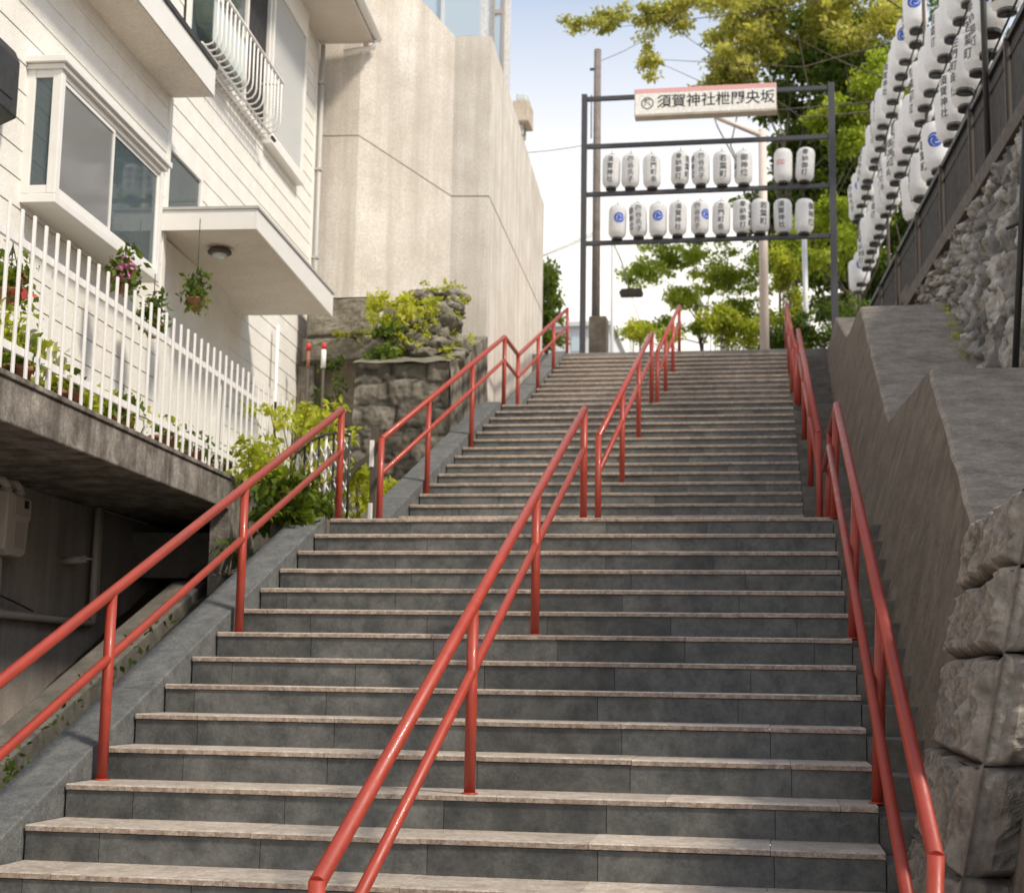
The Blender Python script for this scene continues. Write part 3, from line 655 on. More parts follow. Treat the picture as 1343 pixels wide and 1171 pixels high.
# ------------------------------------------------------------------ rough masonry helper
def rubble_face(m, cols, P, Nrm, nu, nv, lu, lv, cell, amp, seed, an=(1, 1), tone=(.62, 1.25), fine=.02, metric='DISTANCE', warp=.22):
    """a displaced stone face: P(u,v) point, Nrm outward normal; stones are the cells of a Voronoi pattern"""
    rr = random.Random(seed); off = Vector((seed*13.7, seed*7.1, 0)); tones = {}
    def fn(u, v):
        q = Vector((u*lu/cell*an[0], v*lv/cell*an[1], 0))+off
        wv = noise.noise_vector(q*1.3)*warp; q2 = Vector((q.x+wv.x, q.y+wv.y, 0))
        d, pts = noise.voronoi(q2, distance_metric=metric, exponent=2.5); gap = d[1]-d[0]
        key = (round(pts[0].x, 3), round(pts[0].y, 3))
        if key not in tones: tones[key] = (rr.uniform(*tone), rr.uniform(-.25, .45), rr.uniform(-.4, .4), rr.uniform(-.4, .4))
        t = tones[key]
        dome = min(1, gap/.22)**.6
        loc = q2-Vector((pts[0].x, pts[0].y, 0))
        p3 = P(u, v)
        h = amp*(dome*(.75+t[1])+(t[2]*loc.x+t[3]*loc.y)*.7*dome)+fine*noise.fractal(Vector(p3)*7, .8, 2, 5)*1.0+fine*.8*noise.noise(Vector(p3)*2.3)
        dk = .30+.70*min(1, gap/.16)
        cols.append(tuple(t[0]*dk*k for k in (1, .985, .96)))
        return Vector(p3)+Vector(Nrm(u, v))*h
    m.grid(fn, nu, nv)
def block_mesh(m, cols, c, ax, ay, az, nx, nz, seed, amp=.035, shade=1):
    """one quarry-faced block face: centre c, half axes ax (along), az (up), outward unit ay"""
    c, ax, ay, az = map(Vector, (c, ax, ay, az)); rr = random.Random(seed); tt = rr.uniform(.8, 1.15); o = Vector((seed*3.1, 0, 0))
    lx, lz = ax.length, az.length
    def fn(u, v):
        a, b = u*2-1, v*2-1
        ex = (1-abs(a))*lx; ez = (1-abs(b))*lz; ed = min(ex, ez)
        p = c+ax*a+az*b
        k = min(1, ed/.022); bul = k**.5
        n1 = noise.fractal(p*4+o, .9, 2.1, 5); w_ = noise.noise_vector(p*6+o)*.05; q_ = p+w_
        n2 = 1-abs(noise.noise(q_*13+o))*2; n3 = 1-abs(noise.noise(q_*27+o))*2; rid = 1-abs(noise.noise(q_*6+o))*2
        vd, vp_ = noise.voronoi(q_*9+o); pit = min(1, (vd[1]-vd[0])*1.8)
        h = -.018*(1-bul)+bul*(amp*.5+amp*.55*n1+amp*.5*rid+amp*.34*n2+amp*.24*n3+amp*.42*pit)*min(1, .35+ed/.05)
        mg = min(1, max(0, ((1+a)*lx-.045)/.03)); h = h*(.22+.78*mg)
        s = tt*(.45+.55*k)*(1+.25*n1)*((.70+.18*n2+.14*n3+.18*pit) if mg > .5 else 1.02)*shade  # ridges lighter, pits darker: dirt with relief shading put into the colour
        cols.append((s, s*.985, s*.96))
        wob = Vector((0, 0, .018*noise.noise(p*3+o)))
        return p+ay*h+wob
    m.grid(fn, nx, nz, 0, False)

# ------------------------------------------------------------------ pale concrete retaining wall on the left, with the building above it
pw = thing('concrete_wall', (-1.2, 8, 0), 'tall pale streaked concrete wall rising left of the upper steps', 'wall')
plan = [(-3.2, 7.42), (-1.98, 7.42), (-.82, 8.0), (-.30, 8.0), (-.665, 15.4)]
tops = [9.2, 8.75, 7.54, 7.5, 7.5]; grv = [6.0, 5.97, 5.27, 5.25, 5.45]
m = MB()
def wall_strip(m, plan, lo, hi, off=0, mi=0):
    for i in range(len(plan)-1):
        (x0, y0), (x1, y1) = plan[i], plan[i+1]; dx, dy = x1-x0, y1-y0; l = math.hypot(dx, dy); nx, ny = dy/l*off, -dx/l*off
        m.add([(x0+nx, y0+ny, lo[i]), (x1+nx, y1+ny, lo[i+1]), (x1+nx, y1+ny, hi[i+1]), (x0+nx, y0+ny, hi[i])], [(0, 1, 2, 3)], mi)
wall_strip(m, plan, [z-.012 for z in grv], tops)
inner = [(x-.006 if i in (3, 4) else x, y+.006) for i, (x, y) in enumerate(plan)]
lo0 = [-.5]*5
wall_strip(m, plan, lo0, [z-.035 for z in grv]); wall_strip(m, inner, [z-.04 for z in grv], [z-.008 for z in grv], 0, 1)
back = [(-3.2, 8.0), (-1.9, 7.8), (-.95, 8.3), (-.65, 8.3), (-.99, 15.4)]
for i in range(4):
    a, b, c, d = plan[i], plan[i+1], back[i+1], back[i]
    m.add([(a[0], a[1], tops[i]), (b[0], b[1], tops[i+1]), (c[0], c[1], tops[i+1]-.01), (d[0], d[1], tops[i]-.01)], [(0, 1, 2, 3)])
wall_strip(m, back, lo0, [z-.01 for z in tops])
m.add([(-.665, 15.4, -.5), (-.99, 15.4, -.5), (-.99, 15.4, 7.49), (-.665, 15.4, 7.5)], [(0, 1, 2, 3)])
build('face', m, ['palewall', 'groove'], pw, normals=False)
m = MB(); 
for x, y, z in ((-1.93, 7.44, 8.0), (-1.90, 7.45, 7.2)): m.tube([(x, y-.03, z), (x, y-.03, z+.34)], .022, 8)
build('pipe', m, 'polewhite', pw)
gb = thing('office_building', (-2, 12, 4.3), 'pale glass fronted building standing above the concrete wall', 'building')
m = MB(); m.prism([(-8, 11.3), (-.62, 11.3), (-2.3, 17), (-8, 17)], 'z', 4.0, 16); build('wall', m, 'farwhite', gb)
m = MB(); m.box(-7.9, -1.12, 11.24, 11.29, 7.2, 15.6); build('glass_front', m, 'paneblue', gb)
for x in (-5.6, -4.1, -2.9, -1.75):
    m = MB(); m.box(x, x+.05, 11.19, 11.239, 7.2, 15.6); build('mullion', m, 'polewhite', gb)
m = MB(); m.box(-2.4, -1.52, 10.9, 11.18, 7.3, 8.80); m.box(-1.36, -1.16, 10.9, 11.2, 7.3, 8.85); build('parapet', m, 'trimgrey', gb)
m = MB(); m.box(-.90, -.88, 11.25, 11.299, 7.3, 14); m.box(-.76, -.72, 11.25, 11.299, 7.3, 14); m.box(-.88, -.76, 11.25, 11.299, 9.35, 9.42); wf = build('window_frame', m, 'pipe', gb)
m = MB(); m.box(-.88, -.76, 11.27, 11.285, 7.3, 9.35); m.box(-.88, -.76, 11.27, 11.285, 9.42, 14); build('pane', m, 'paneblue', wf)
rb_ = thing('balcony_box', (-.48, 11.8, 7.5), 'small cream cabinet box perched on the top edge of the concrete wall', 'balcony')  # balcony of the building behind, stood on the wall top as a box
m = MB(); m.box(-.62, -.36, 11.6, 12.1, 7.66, 8.02); build('body', m, 'signedge', rb_, bevel=.02)
m = MB(); m.box(-.58, -.40, 11.65, 12.05, 8.022, 8.16); build('cover', m, 'frost', rb_, bevel=.03)
m = MB(); m.box(-.56, -.46, 11.7, 11.76, 7.48, 7.658); m.box(-.56, -.46, 11.95, 12.0, 7.48, 7.658); build('leg', m, 'trimgrey', rb_)

# ------------------------------------------------------------------ stone pier and rockery at the left of the second flight
sp = thing('stone_wall', (-.8, 5.6, .2), 'square mossy stone wall block beside the upper left curb', 'wall')
m = MB(); cols = []
rubble_face(m, cols, lambda u, v: (lerp(-1.43, -.285, u), 5.60+.10*v, lerp(.1, 2.45, v)), lambda u, v: (0, -1, 0), 74, 130, 1.15, 2.35, .40, .035, 31, an=(.8, 1.3), tone=(.45, 1.0), fine=.034, metric='CHEBYCHEV', warp=.06)
m.add([(-1.45, 5.72, -.2), (-.30, 5.72, -.2), (-.30, 5.84, 2.43), (-1.45, 5.84, 2.43)], [(0, 1, 2, 3)]); cols += [(.25,)*3]*4
rubble_face(m, cols, lambda u, v: (-.285, 5.62+u*2.36, lerp(.2, 2.44+u*.86*.98, v)), lambda u, v: (1, 0, 0), 60, 44, 2.36, 2.4, .55, .02, 5, tone=(.8, 1.1), fine=.012)
m.grid(lambda u, v: (lerp(-1.45, -.27, u), 5.61+v*2.37, 2.45+v*.84+.03*noise.noise((u*6, v*9, 3))), 16, 20); cols += [(.85, .85, .8)]*(17*21)
build('masonry', m, 'moss', sp, cols=cols)
def boulder(c, r, seed):
    m = MB(); cols = []; o = Vector((seed*5.3, seed*1.7, 0)); rr = random.Random(seed); t = rr.uniform(.75, 1.2); sx = [rr.uniform(.8, 1.25), rr.uniform(.8, 1.2), rr.uniform(.6, .9)]
    nu, nv = 40, 24; vs = []; pl = [(Vector([rr.gauss(0, 1) for _ in range(3)]).normalized(), rr.uniform(.66, .98)) for _ in range(15)]
    for j in range(nv+1):
        for i in range(nu):
            th, ph = 2*pi*i/nu, pi*j/nv; d = Vector((sin(ph)*cos(th), sin(ph)*sin(th), cos(ph)))
            k = min([1.25]+[h_/max(.05, d.dot(n_)) for n_, h_ in pl])*(1+.10*noise.fractal(d*3+o, .8, 2, 4)+.07*(1-2*abs(noise.noise(d*6+o))))
            vs.append(Vector(c)+Vector((d.x*sx[0], d.y*sx[1], d.z*sx[2]))*r*k)
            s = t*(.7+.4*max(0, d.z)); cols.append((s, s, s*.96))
    fs = [(j*nu+i, j*nu+(i+1) % nu, (j+1)*nu+(i+1) % nu, (j+1)*nu+i) for j in range(nv) for i in range(nu)]
    m.add(vs, fs, 0, True); return m, cols
rk = thing('rockery', (-.9, 6.9, 2.4), 'heap of weathered boulders against the concrete wall above the stone block', 'rockery')
rb = random.Random(11)
spots = []
for k in range(135):
    t = rb.random()**.8; z = 2.5+1.12*t; wv = 1.14*(1-t)+.52*t
    x = -.83+.10*t+rb.uniform(-.5, .5)*wv; spots.append((x, 6.05+.95*t+rb.uniform(-.12, .25), z, rb.uniform(.075, .165)*(1.1-.2*t)))
m = MB(); m.grid(lambda u, v: (-.83+.10*v+(u-.5)*lerp(1.0, .34, v), 6.24+.95*v+.5*abs(u-.5), lerp(2.4, 3.62, v)+.1*noise.noise((u*4, v*4, 1))), 20, 20)
build('earth_core', m, 'soil', rk)
for i, (x, y, z, r) in enumerate(spots):
    m, cols = boulder((x, y, z), r, i+3); build('boulder', m, 'moss', rk, cols=cols)
rg = np.random.default_rng(21)
cen = [np.array((rg.uniform(-1.46, -.92), rg.uniform(6.0, 6.5), 3.18+rg.uniform(-.18, .22))) for _ in range(15)]+[np.array((rg.uniform(-.95, -.45), rg.uniform(6.1, 6.5), rg.uniform(2.75, 3.4))) for _ in range(6)]
shrub('rockery_plant', 'yellow green bush sprawling over the left side of the boulder heap', Vector((-1.25, 6.3, 2.6)), cen, .12, 46, .075, 'yelleaf', seed=14, flat=.45)
cen = [np.array((rg.uniform(-1.42, -1.0), rg.uniform(5.9, 6.3), rg.uniform(2.52, 3.05))) for _ in range(16)]
shrub('rockery_plant', 'dark shaded bush low on the left side of the boulder heap', Vector((-1.2, 6.2, 2.45)), cen, .13, 60, .07, 'darkleaf', seed=15)
P = np.concatenate([clumps([np.array((x+rg.normal()*.1, y-.12, z+.10)) for x, y, z, r in spots[::3]], .09, 24, .6, rg), clumps([np.array((-.3-.02*k, 5.75+.3*k, 2.52+.11*k)) for k in range(7)], .10, 22, .5, rg)])
tag(leaves('moss_tufts', P, .05, 'yelleaf'), 'small yellow green tufts growing between the boulders', 'moss', kind='stuff')
bw = thing('garden_wall', (-2, 6.7, .2), 'old mottled concrete garden wall with a square opening behind the house corner', 'wall')
m = MB(); cols = []
for x0, x1, z0, z1, sd in ((-2.35, -1.42, 3.02, 3.52, 2), (-2.4, -1.35, 2.70, 3.0, 3), (-1.56, -1.32, .2, 2.70, 4), (-2.5, -1.56, .2, 1.9, 6), (-2.5, -2.25, 1.9, 2.7, 7)):
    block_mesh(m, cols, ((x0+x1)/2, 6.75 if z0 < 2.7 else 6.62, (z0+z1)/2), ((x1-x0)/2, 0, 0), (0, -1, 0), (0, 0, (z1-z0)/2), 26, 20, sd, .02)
m.add([(-2.6, 7.1, .2), (-1.3, 7.1, .2), (-1.3, 7.1, 3.0), (-2.6, 7.1, 3.0)], [(0, 1, 2, 3)]); cols += [(1.5, 1.42, 1.3)]*4
m.add([(-2.4, 6.6, 3.51), (-1.36, 6.6, 3.51), (-1.36, 7.35, 3.51), (-2.4, 7.35, 3.51)], [(0, 1, 2, 3)]); cols += [(1,)*3]*4
m.add([(-1.36, 6.62, 2.7), (-1.36, 7.4, 2.7), (-1.36, 7.4, 3.51), (-1.36, 6.62, 3.51)], [(0, 1, 2, 3)]); cols += [(.8,)*3]*4
m.add([(-1.32, 6.75, .2), (-1.32, 7.4, .2), (-1.32, 7.4, 2.7), (-1.32, 6.75, 2.7)], [(0, 1, 2, 3)]); cols += [(.8,)*3]*4
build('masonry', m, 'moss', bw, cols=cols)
cen = [np.array((-1.9+.13*k, 6.52, 3.03)) for k in range(4)]
shrub('wall_plant', 'small yellow tuft growing on the ledge of the old garden wall', Vector((-1.7, 6.55, 3.0)), cen, .07, 34, .05, 'yelleaf', seed=17)
for x, y, lab, body in ((-1.955, 6.1, 'white garden marker with a red cap in front of the old wall', 'picket'), (-2.15, 6.1, 'rusty red standpipe beside green leaves near the house corner', 'terracotta')):
    t = thing('marker_post', (x, y, 1.3), lab, 'post')
    m = MB(); m.tube([(x, y, 1.3), (x, y, 2.52)], .02, 10); build('stake', m, 'browniron', t)
    m = MB(); m.tube([(x, y, 2.5), (x, y, 2.73)], .032 if body == 'picket' else .022, 10); build('shaft', m, body, t)
    m = MB(); m.lathe([(.032, 0), (.035, .06), (.02, .085)], 14, (x, y, 2.73)); build('cap', m, 'signred', t)
cen = [np.array((-1.92+rg.normal()*.08, 6.2, rg.uniform(1.9, 2.75))) for _ in range(9)]
shrub('climbing_plant', 'dull green climbing plant between the two garden posts', Vector((-1.9, 6.2, 1.2)), cen, .10, 40, .06, 'darkleaf', seed=18)

# ------------------------------------------------------------------ battered concrete wall right of the steps
crest = [(-7.2, 4.20, -1.84), (-3.9, 4.35, -.47), (-.2, 4.54, 1.06), (2.0, 4.415, 1.06), (7.6, 4.534, 3.48), (9.2, 4.45, 3.46), (13.6, 4.50, 4.79), (17.5, 4.5, 4.79)]
foot = [(-7.2, 4.02, -3.0), (-3.9, 4.07, -1.95), (-.2, 4.10, -.4), (2.0, 4.06, -.3), (7.6, 4.16, 1.9), (9.2, 4.16, 1.9), (13.6, 4.28, 3.9), (17.5, 4.28, 3.9)]
inner_x = [(-7.2, 5.3), (-3.9, 5.32), (-.2, 5.38), (2.0, 5.40), (4.4, 5.45), (7.6, 5.665), (9.2, 5.66), (13.6, 5.45), (17.5, 5.3)]
rw = thing('retaining_wall', (4.5, 0, -2.9), 'grey sloping concrete wall with peaked steps along the right side of the stairs', 'wall')
m = MB(); ys = [-7.2, -5.5, -3.9, -2.5, -1.2, -.2, .9, 2.0, 3.4, 4.8, 6.2, 7.6, 8.4, 9.2, 10.7, 12.1, 13.6, 15.5, 17.5]
ys = sorted(set(ys+[round(-7.2+.22*k, 3) for k in range(112)])); jn = lambda y, k: .011*noise.noise((y*3.1, k, .5))+.006*noise.noise((y*11, k, 2.5))
c_ = [(poly(crest, y)[0]+jn(y, 1), y, poly(crest, y)[1]+jn(y, 7)) for y in ys]; f_ = [(poly(foot, y)[0], y, poly(foot, y)[1]) for y in ys]
i_ = [(poly(inner_x, y)[0]+.15, y, poly(crest, y)[1]) for y in ys]
bv = .022
for k in range(len(ys)-1):
    A, B, C_, D_ = Vector(f_[k]), Vector(f_[k+1]), Vector(c_[k+1]), Vector(c_[k])
    lo = Vector((-.004, 0, -bv)); hi = Vector((bv, 0, .0))
    for a, b in zip((0,), (0,)):
        m.add([A, B, C_+lo, D_+lo], [(0, 1, 2, 3)], 0)
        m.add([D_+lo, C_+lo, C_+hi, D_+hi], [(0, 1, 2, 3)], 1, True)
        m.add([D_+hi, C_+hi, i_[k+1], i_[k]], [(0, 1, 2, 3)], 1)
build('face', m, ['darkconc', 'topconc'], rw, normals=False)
# rough upper stone wall carrying the shrine terrace
uw = thing('rubble_wall', (5.6, 4, .5), 'rough grey rubble stone wall under the black fence', 'wall')
FX = lambda y: 6.2/cos(R(3.5))-y*math.tan(R(3.5))
m = MB(); cols = []
def Pu(u, v):
    y = lerp(-5.5, 16.5, u); z0 = poly(crest, y)[1]-.12; x0 = poly(inner_x, y)[0]; z1 = 4.36
    return (lerp(x0, FX(y)+.03, v), y, lerp(z0, z1, v))
rubble_face(m, cols, Pu, lambda u, v: (-1, 0, .08), 480, 110, 22, 3.6, .42, .11, 9, an=(1.2, .95), tone=(.42, 1.3), fine=.065)
build('masonry', m, 'rubble', uw, cols=cols)
rg = np.random.default_rng(30)
P = clumps([np.array((poly(inner_x, y)[0]-.05+rg.normal()*.03, y, poly(crest, y)[1]+.02)) for y in rg.uniform(4.0, 7.6, 60)], .06, 12, .5, rg)
tag(leaves('wall_moss', P, .035, 'yelleaf'), 'strip of yellow moss at the foot of the rubble wall', 'moss', kind='stuff')
# quarry-faced corner wall in the foreground
cw = thing('corner_wall', (4.1, -6, -3), 'large rough-faced stone blocks forming the wall corner in the right foreground', 'wall')
ax_ = lambda z: 4.05+(z+1.5)*.21
courses = [(-3.1, -2.62), (-2.62, -2.2), (-2.2, -1.86), (-1.86, -1.49), (-1.49, -1.12), (-1.12, -.82), (-.82, -.53)]
for k, (z0, z1) in enumerate(courses):
    zc, hz = (z0+z1)/2, (z1-z0)/2
    m = MB(); cols = []
    A, B = Vector((ax_(zc)+.035, -6.0, zc)), Vector((ax_(zc)+.05, -4.45, zc))
    up = Vector((.21, 0, 1)).normalized()*(hz*1.022-.001)
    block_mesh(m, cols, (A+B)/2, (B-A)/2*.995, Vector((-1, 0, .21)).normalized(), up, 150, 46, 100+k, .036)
    block_mesh(m, cols, Vector((ax_(zc)+.415, -6.0, zc)), (.38, 0, 0), (0, -1, 0), up, 90, 46, 120+k, .036, .78)  # front face darkened in the colour to hold back the sun on it
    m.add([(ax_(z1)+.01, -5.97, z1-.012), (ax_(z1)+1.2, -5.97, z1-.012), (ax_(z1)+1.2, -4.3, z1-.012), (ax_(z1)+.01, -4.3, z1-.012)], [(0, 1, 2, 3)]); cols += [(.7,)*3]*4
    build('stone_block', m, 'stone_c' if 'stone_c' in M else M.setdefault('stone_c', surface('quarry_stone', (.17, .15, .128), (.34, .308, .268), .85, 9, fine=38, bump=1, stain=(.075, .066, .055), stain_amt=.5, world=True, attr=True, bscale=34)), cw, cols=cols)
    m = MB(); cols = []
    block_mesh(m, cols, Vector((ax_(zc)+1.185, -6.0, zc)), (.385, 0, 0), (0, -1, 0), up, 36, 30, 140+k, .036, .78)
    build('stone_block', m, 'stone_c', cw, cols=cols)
m = MB(); m.hexa([(4.0, -5.93, -3.2), (6.5, -5.93, -3.2), (6.5, -4.2, -3.2), (4.0, -4.2, -3.2), (4.33, -5.93, -.56), (6.5, -5.93, -.56), (6.5, -4.2, -.56), (4.33, -4.2, -.56)])
m.v = [(v[0]+.07, v[1], v[2]) for v in m.v]
build('core', m, 'grout', cw)

# ------------------------------------------------------------------ black fence of the shrine terrace, pole
FA = R(3.5); FC_ = 6.2
sf = thing('terrace_fence', (FC_, 5, 4.36), 'black barred fence on a brown beam along the top of the rubble wall', 'fence', rot=FA)
m = MB(); m.box(FC_-.10, FC_+.06, -2, 11.2, 4.36, 4.56); build('beam', m, 'browniron', sf, bevel=.008)
m = MB(); m.box(FC_-.04, FC_+.12, 11.25, 18, 4.62, 4.80); build('beam', m, 'browniron', sf, bevel=.008)
m = MB(); m.box(FC_-.05, FC_+.03, -2, 18, 5.50, 5.57); build('top_rail', m, 'black', sf, bevel=.006)
m = MB(); m.tube([(FC_-.005, -2, 5.34), (FC_-.005, 18, 5.34)], .018, 8); build('middle_rail', m, 'black', sf)
for e0 in np.arange(-2, 18, 2.0):
    m = MB(); e = e0+.06
    while e < e0+1.96: m.box(FC_-.012, FC_+.012, e, e+.026, 4.55, 5.50); e += .075
    build('bar_panel', m, 'barbrown', sf)
    m = MB(); m.box(FC_-.075, FC_-.02, e0, e0+.055, 4.5, 5.54); build('post', m, 'browniron', sf, bevel=.004)
bp = thing('leaning_pole', (5.22, .3, 1.05), 'thin black pole leaning against the rubble wall behind the wall peak', 'pole')
m = MB(); m.tube([(5.215, .3, 1.0), (5.325, .3, 2.47), (5.37, .3, 3.1)], .026, 10); build('shaft', m, 'black', bp)
m = MB(); m.tube([(5.20, .34, 2.26), (5.31, .3, 2.30), (5.6, .6, 2.30)], .012, 6); build('bracket', m, 'black', bp)

# ------------------------------------------------------------------ paper lanterns
LR, LH = .185, .80
def text_mesh(s, size):
    c = bpy.data.curves.new('t', 'FONT'); c.body = s; c.size = size; c.align_x = 'CENTER'; c.align_y = 'CENTER'; c.offset = size*.012
    o = bpy.data.objects.new('t', c); COL.objects.link(o); dg = bpy.context.evaluated_depsgraph_get()
    me = bpy.data.meshes.new_from_object(o.evaluated_get(dg)); bpy.data.objects.remove(o); bpy.data.curves.remove(c); return me
def flat_text(m, s, size, x, z, mi=0):
    me = text_mesh(s, size); b = bmesh.new(); b.from_mesh(me)
    for k in range(-7, 8):
        bmesh.ops.bisect_plane(b, geom=b.verts[:]+b.edges[:]+b.faces[:], plane_co=(k*size*.14, 0, 0), plane_no=(1, 0, 0))
    b.verts.ensure_lookup_table(); b.verts.index_update()
    m.add([(v.co.x+x, 0, v.co.y+z) for v in b.verts], [tuple(v.index for v in f.verts) for f in b.faces], mi); b.free()
def bend(m, r, th):
    m.v = [(r*sin(th+v[0]/r), -r*cos(th+v[0]/r), v[2]) for v in m.v]; return m
def disc(m, x, z, r, mi, n=30, off=0, inner=0):
    """fan of narrow strips so that it can follow the curve of a lantern"""
    k = 12
    for i in range(k):
        a, b = -r+2*r*i/k, -r+2*r*(i+1)/k; ha, hb = math.sqrt(max(0, r*r-a*a)), math.sqrt(max(0, r*r-b*b))
        m.add([(x+a, 0, z-ha), (x+b, 0, z-hb), (x+b, 0, z+hb), (x+a, 0, z+ha)], [(0, 1, 2, 3)], mi)
def crest_mark(th, z, r):
    a = MB(); disc(a, 0, z, r, 0); a = bend(a, LR+.003, th)
    c = MB()      # three white commas inside the blue disc
    for q in range(3):
        t0 = 2*pi*q/3+.4; pts = []
        for i in range(9):
            t = t0+i*.27; rr = r*(.36+.055*i); w = r*(.105-.010*i); pts.append((rr*cos(t), rr*sin(t), w, t))
        for p, q2 in zip(pts, pts[1:]):
            c.add([((p[0]-p[2]*cos(p[3])), 0, z+p[1]-p[2]*sin(p[3])), ((p[0]+p[2]*cos(p[3])), 0, z+p[1]+p[2]*sin(p[3])),
                   ((q2[0]+q2[2]*cos(q2[3])), 0, z+q2[1]+q2[2]*sin(q2[3])), ((q2[0]-q2[2]*cos(q2[3])), 0, z+q2[1]-q2[2]*sin(q2[3]))], [(0, 1, 2, 3)], 1)
    c = bend(c, LR+.006, th); a.v, a.f, a.m, a.sm = a.v+c.v, a.f+[tuple(i+len(a.v) for i in f) for f in c.f], a.m+c.m, a.sm+c.sm
    return a
prof = []
nr = 16
for i in range(nr+1):
    z = -.355+.71*i/nr; k = abs(z)/.355; r = LR*(1-.42*max(0, (k-.62)/.38)**2.2)
    prof.append((r, z))
    if i < nr: prof.append((r*.985 if k < .62 else r*.975, z+.71/nr*.5))
bm_ = MB(); bm_.lathe(prof, 28)
rm = MB(); rm.lathe([(.085, -.40), (.108, -.397), (.112, -.37), (.105, -.35), (.112, -.345), (.105, -.335)], 24)
tm = MB(); tm.lathe([(.100, .335), (.105, .35), (.085, .372), (.05, .375)], 20); tm.tube([(0, 0, .37), (0, 0, .47)], .006, 5)
def mesh_of(name, mb, mats):
    o = build(name, mb, mats); me = o.data; bpy.data.objects.remove(o); return me
ME = {'body': mesh_of('body', bm_, 'paper'), 'ring': mesh_of('ring', rm, 'ring'), 'cap': mesh_of('cap', tm, 'ring')}
TX = ['須賀神社', '四谷氏子', '奉納御灯', '左門町会', '御神燈', '若葉町']
def writing(s, th, size=.125, z0=None):
    m = MB(); n = len(s); st_ = size*1.08
    for i, ch in enumerate(s): flat_text(m, ch, size, 0, ((n-1)/2-i)*st_)
    return bend(m, LR+.004, th)
WR_ = {}
def wmesh(kind, a):
    key = (kind, a)
    if key not in WR_:
        if kind == 'crest': WR_[key] = mesh_of('crest', crest_mark(R(a), .05, .112), ['blue', 'paper'])
        elif kind == 'print':
            m = MB()
            for z in (-.02, .02, .06): 
                for i in range(8): m.add([(-.09+.0225*i, 0, z), (-.09+.0225*(i+1), 0, z+.006), (-.09+.0225*(i+1), 0, z+.026), (-.09+.0225*i, 0, z+.02)], [(0, 1, 2, 3)])
            WR_[key] = mesh_of('print', bend(m, LR+.004, R(a)), 'pinkink')
        else: WR_[key] = mesh_of('writing', writing(TX[kind], R(a), .135 if len(TX[kind]) == 4 else .155), 'ink')
    return WR_[key]
def lantern(p, label, group, marks, tilt=(0, 0), turn=0):
    t = bpy.data.objects.new('paper_lantern', None); COL.objects.link(t); t.empty_display_size = .1
    t.location = p; t.rotation_euler = (tilt[0], tilt[1], turn); tag(t, label, 'lantern', group)
    for nm in ('body', 'ring', 'cap'): link(nm, ME[nm], t)
    for k, a in marks: link('crest' if k == 'crest' else 'print' if k == 'print' else 'writing', wmesh(k, a), t)
    return t
ORD = ['first', 'second', 'third', 'fourth', 'fifth', 'sixth', 'seventh', 'eighth', 'ninth', 'tenth', 'eleventh', 'twelfth', 'thirteenth', 'fourteenth', 'fifteenth',
       'sixteenth', 'seventeenth', 'eighteenth', 'nineteenth', 'twentieth', 'twenty-first', 'twenty-second', 'twenty-third', 'twenty-fourth', 'twenty-fifth', 'twenty-sixth', 'twenty-seventh', 'twenty-eighth', 'twenty-ninth', 'thirtieth']

# lantern gate across the top of the steps
GY = 15.0
gt = thing('lantern_gate', (2.3, GY, 4.3), 'dark steel frame gate with four crossbars standing at the top of the steps', 'gate')
X0, X1 = .13, 4.54
m = MB(); m.box(X0-.055, X0+.045, GY-.05, GY+.05, 4.3, 9.42); build('post', m, 'gatesteel', gt, bevel=.006)
m = MB(); m.box(X1-.045, X1+.07, GY-.05, GY+.05, 4.3, 9.42); build('post', m, 'gatesteel', gt, bevel=.006)
for z in (9.33, 8.42, 7.515, 6.60):
    m = MB(); m.box(X0+.047, X1-.047, GY-.035, GY+.035, z-.04, z+.04); build('crossbar', m, 'gatesteel', gt, bevel=.005)
GLn = 'lanterns hanging on the gate'
row1 = [(.627, 7.93, [(0, -8)], 'leftmost lantern in the upper row of the gate, beside the dark utility pole'), (.974, 7.92, [(1, 5)], 'second lantern from the left in the upper row of the gate'),
        (1.36, 7.90, [(3, 14)], 'third lantern in the upper row of the gate, just left of a wide gap'), (1.867, 7.93, [(2, -2), (5, 62)], 'fourth lantern in the upper row of the gate, just right of a wide gap'),
        (2.235, 7.92, [(1, 12), (4, -58)], 'fifth lantern in the upper row of the gate, near its middle'), (2.615, 7.90, [(5, 8)], 'sixth lantern in the upper row of the gate with little writing'),
        (2.994, 7.90, [(4, 0), (5, -70)], 'seventh lantern in the upper row of the gate, touching the cream pole'), (3.692, 7.91, [('print', -20)], 'upper gate lantern with a faint pink print, right of the cream pole'),
        (4.079, 7.91, [(2, -6)], 'tilted upper gate lantern beside the right gate post')]
row2 = [(.743, 6.98, [('crest', 14)], 'leftmost lantern in the lower row of the gate, with a blue crest'), (1.115, 7.0, [(1, 5), (4, -52)], 'second lantern in the lower row of the gate, between the two blue crests'),
        (1.471, 6.99, [('crest', 5)], 'third lantern in the lower row of the gate, with a blue crest facing front'), (1.825, 7.0, [(0, 0)], 'fourth lantern in the lower row of the gate, right of a blue crest lantern'),
        (2.219, 7.0, [(1, -12), ('crest', 48)], 'fifth lantern in the lower row of the gate, its blue crest turned aside'), (2.597, 6.98, [(3, 0)], 'sixth lantern in the lower row of the gate, under the sign'),
        (2.96, 7.0, [(2, 4), (5, 62)], 'seventh lantern in the lower row of the gate, left of the cream pole'), (3.282, 7.0, [(5, 20)], 'lower gate lantern hanging right in front of the cream pole'),
        (3.681, 6.98, [(0, -5)], 'lower gate lantern second from the right gate post'), (4.053, 6.97, [(4, 40)], 'lower gate lantern beside the right gate post')]
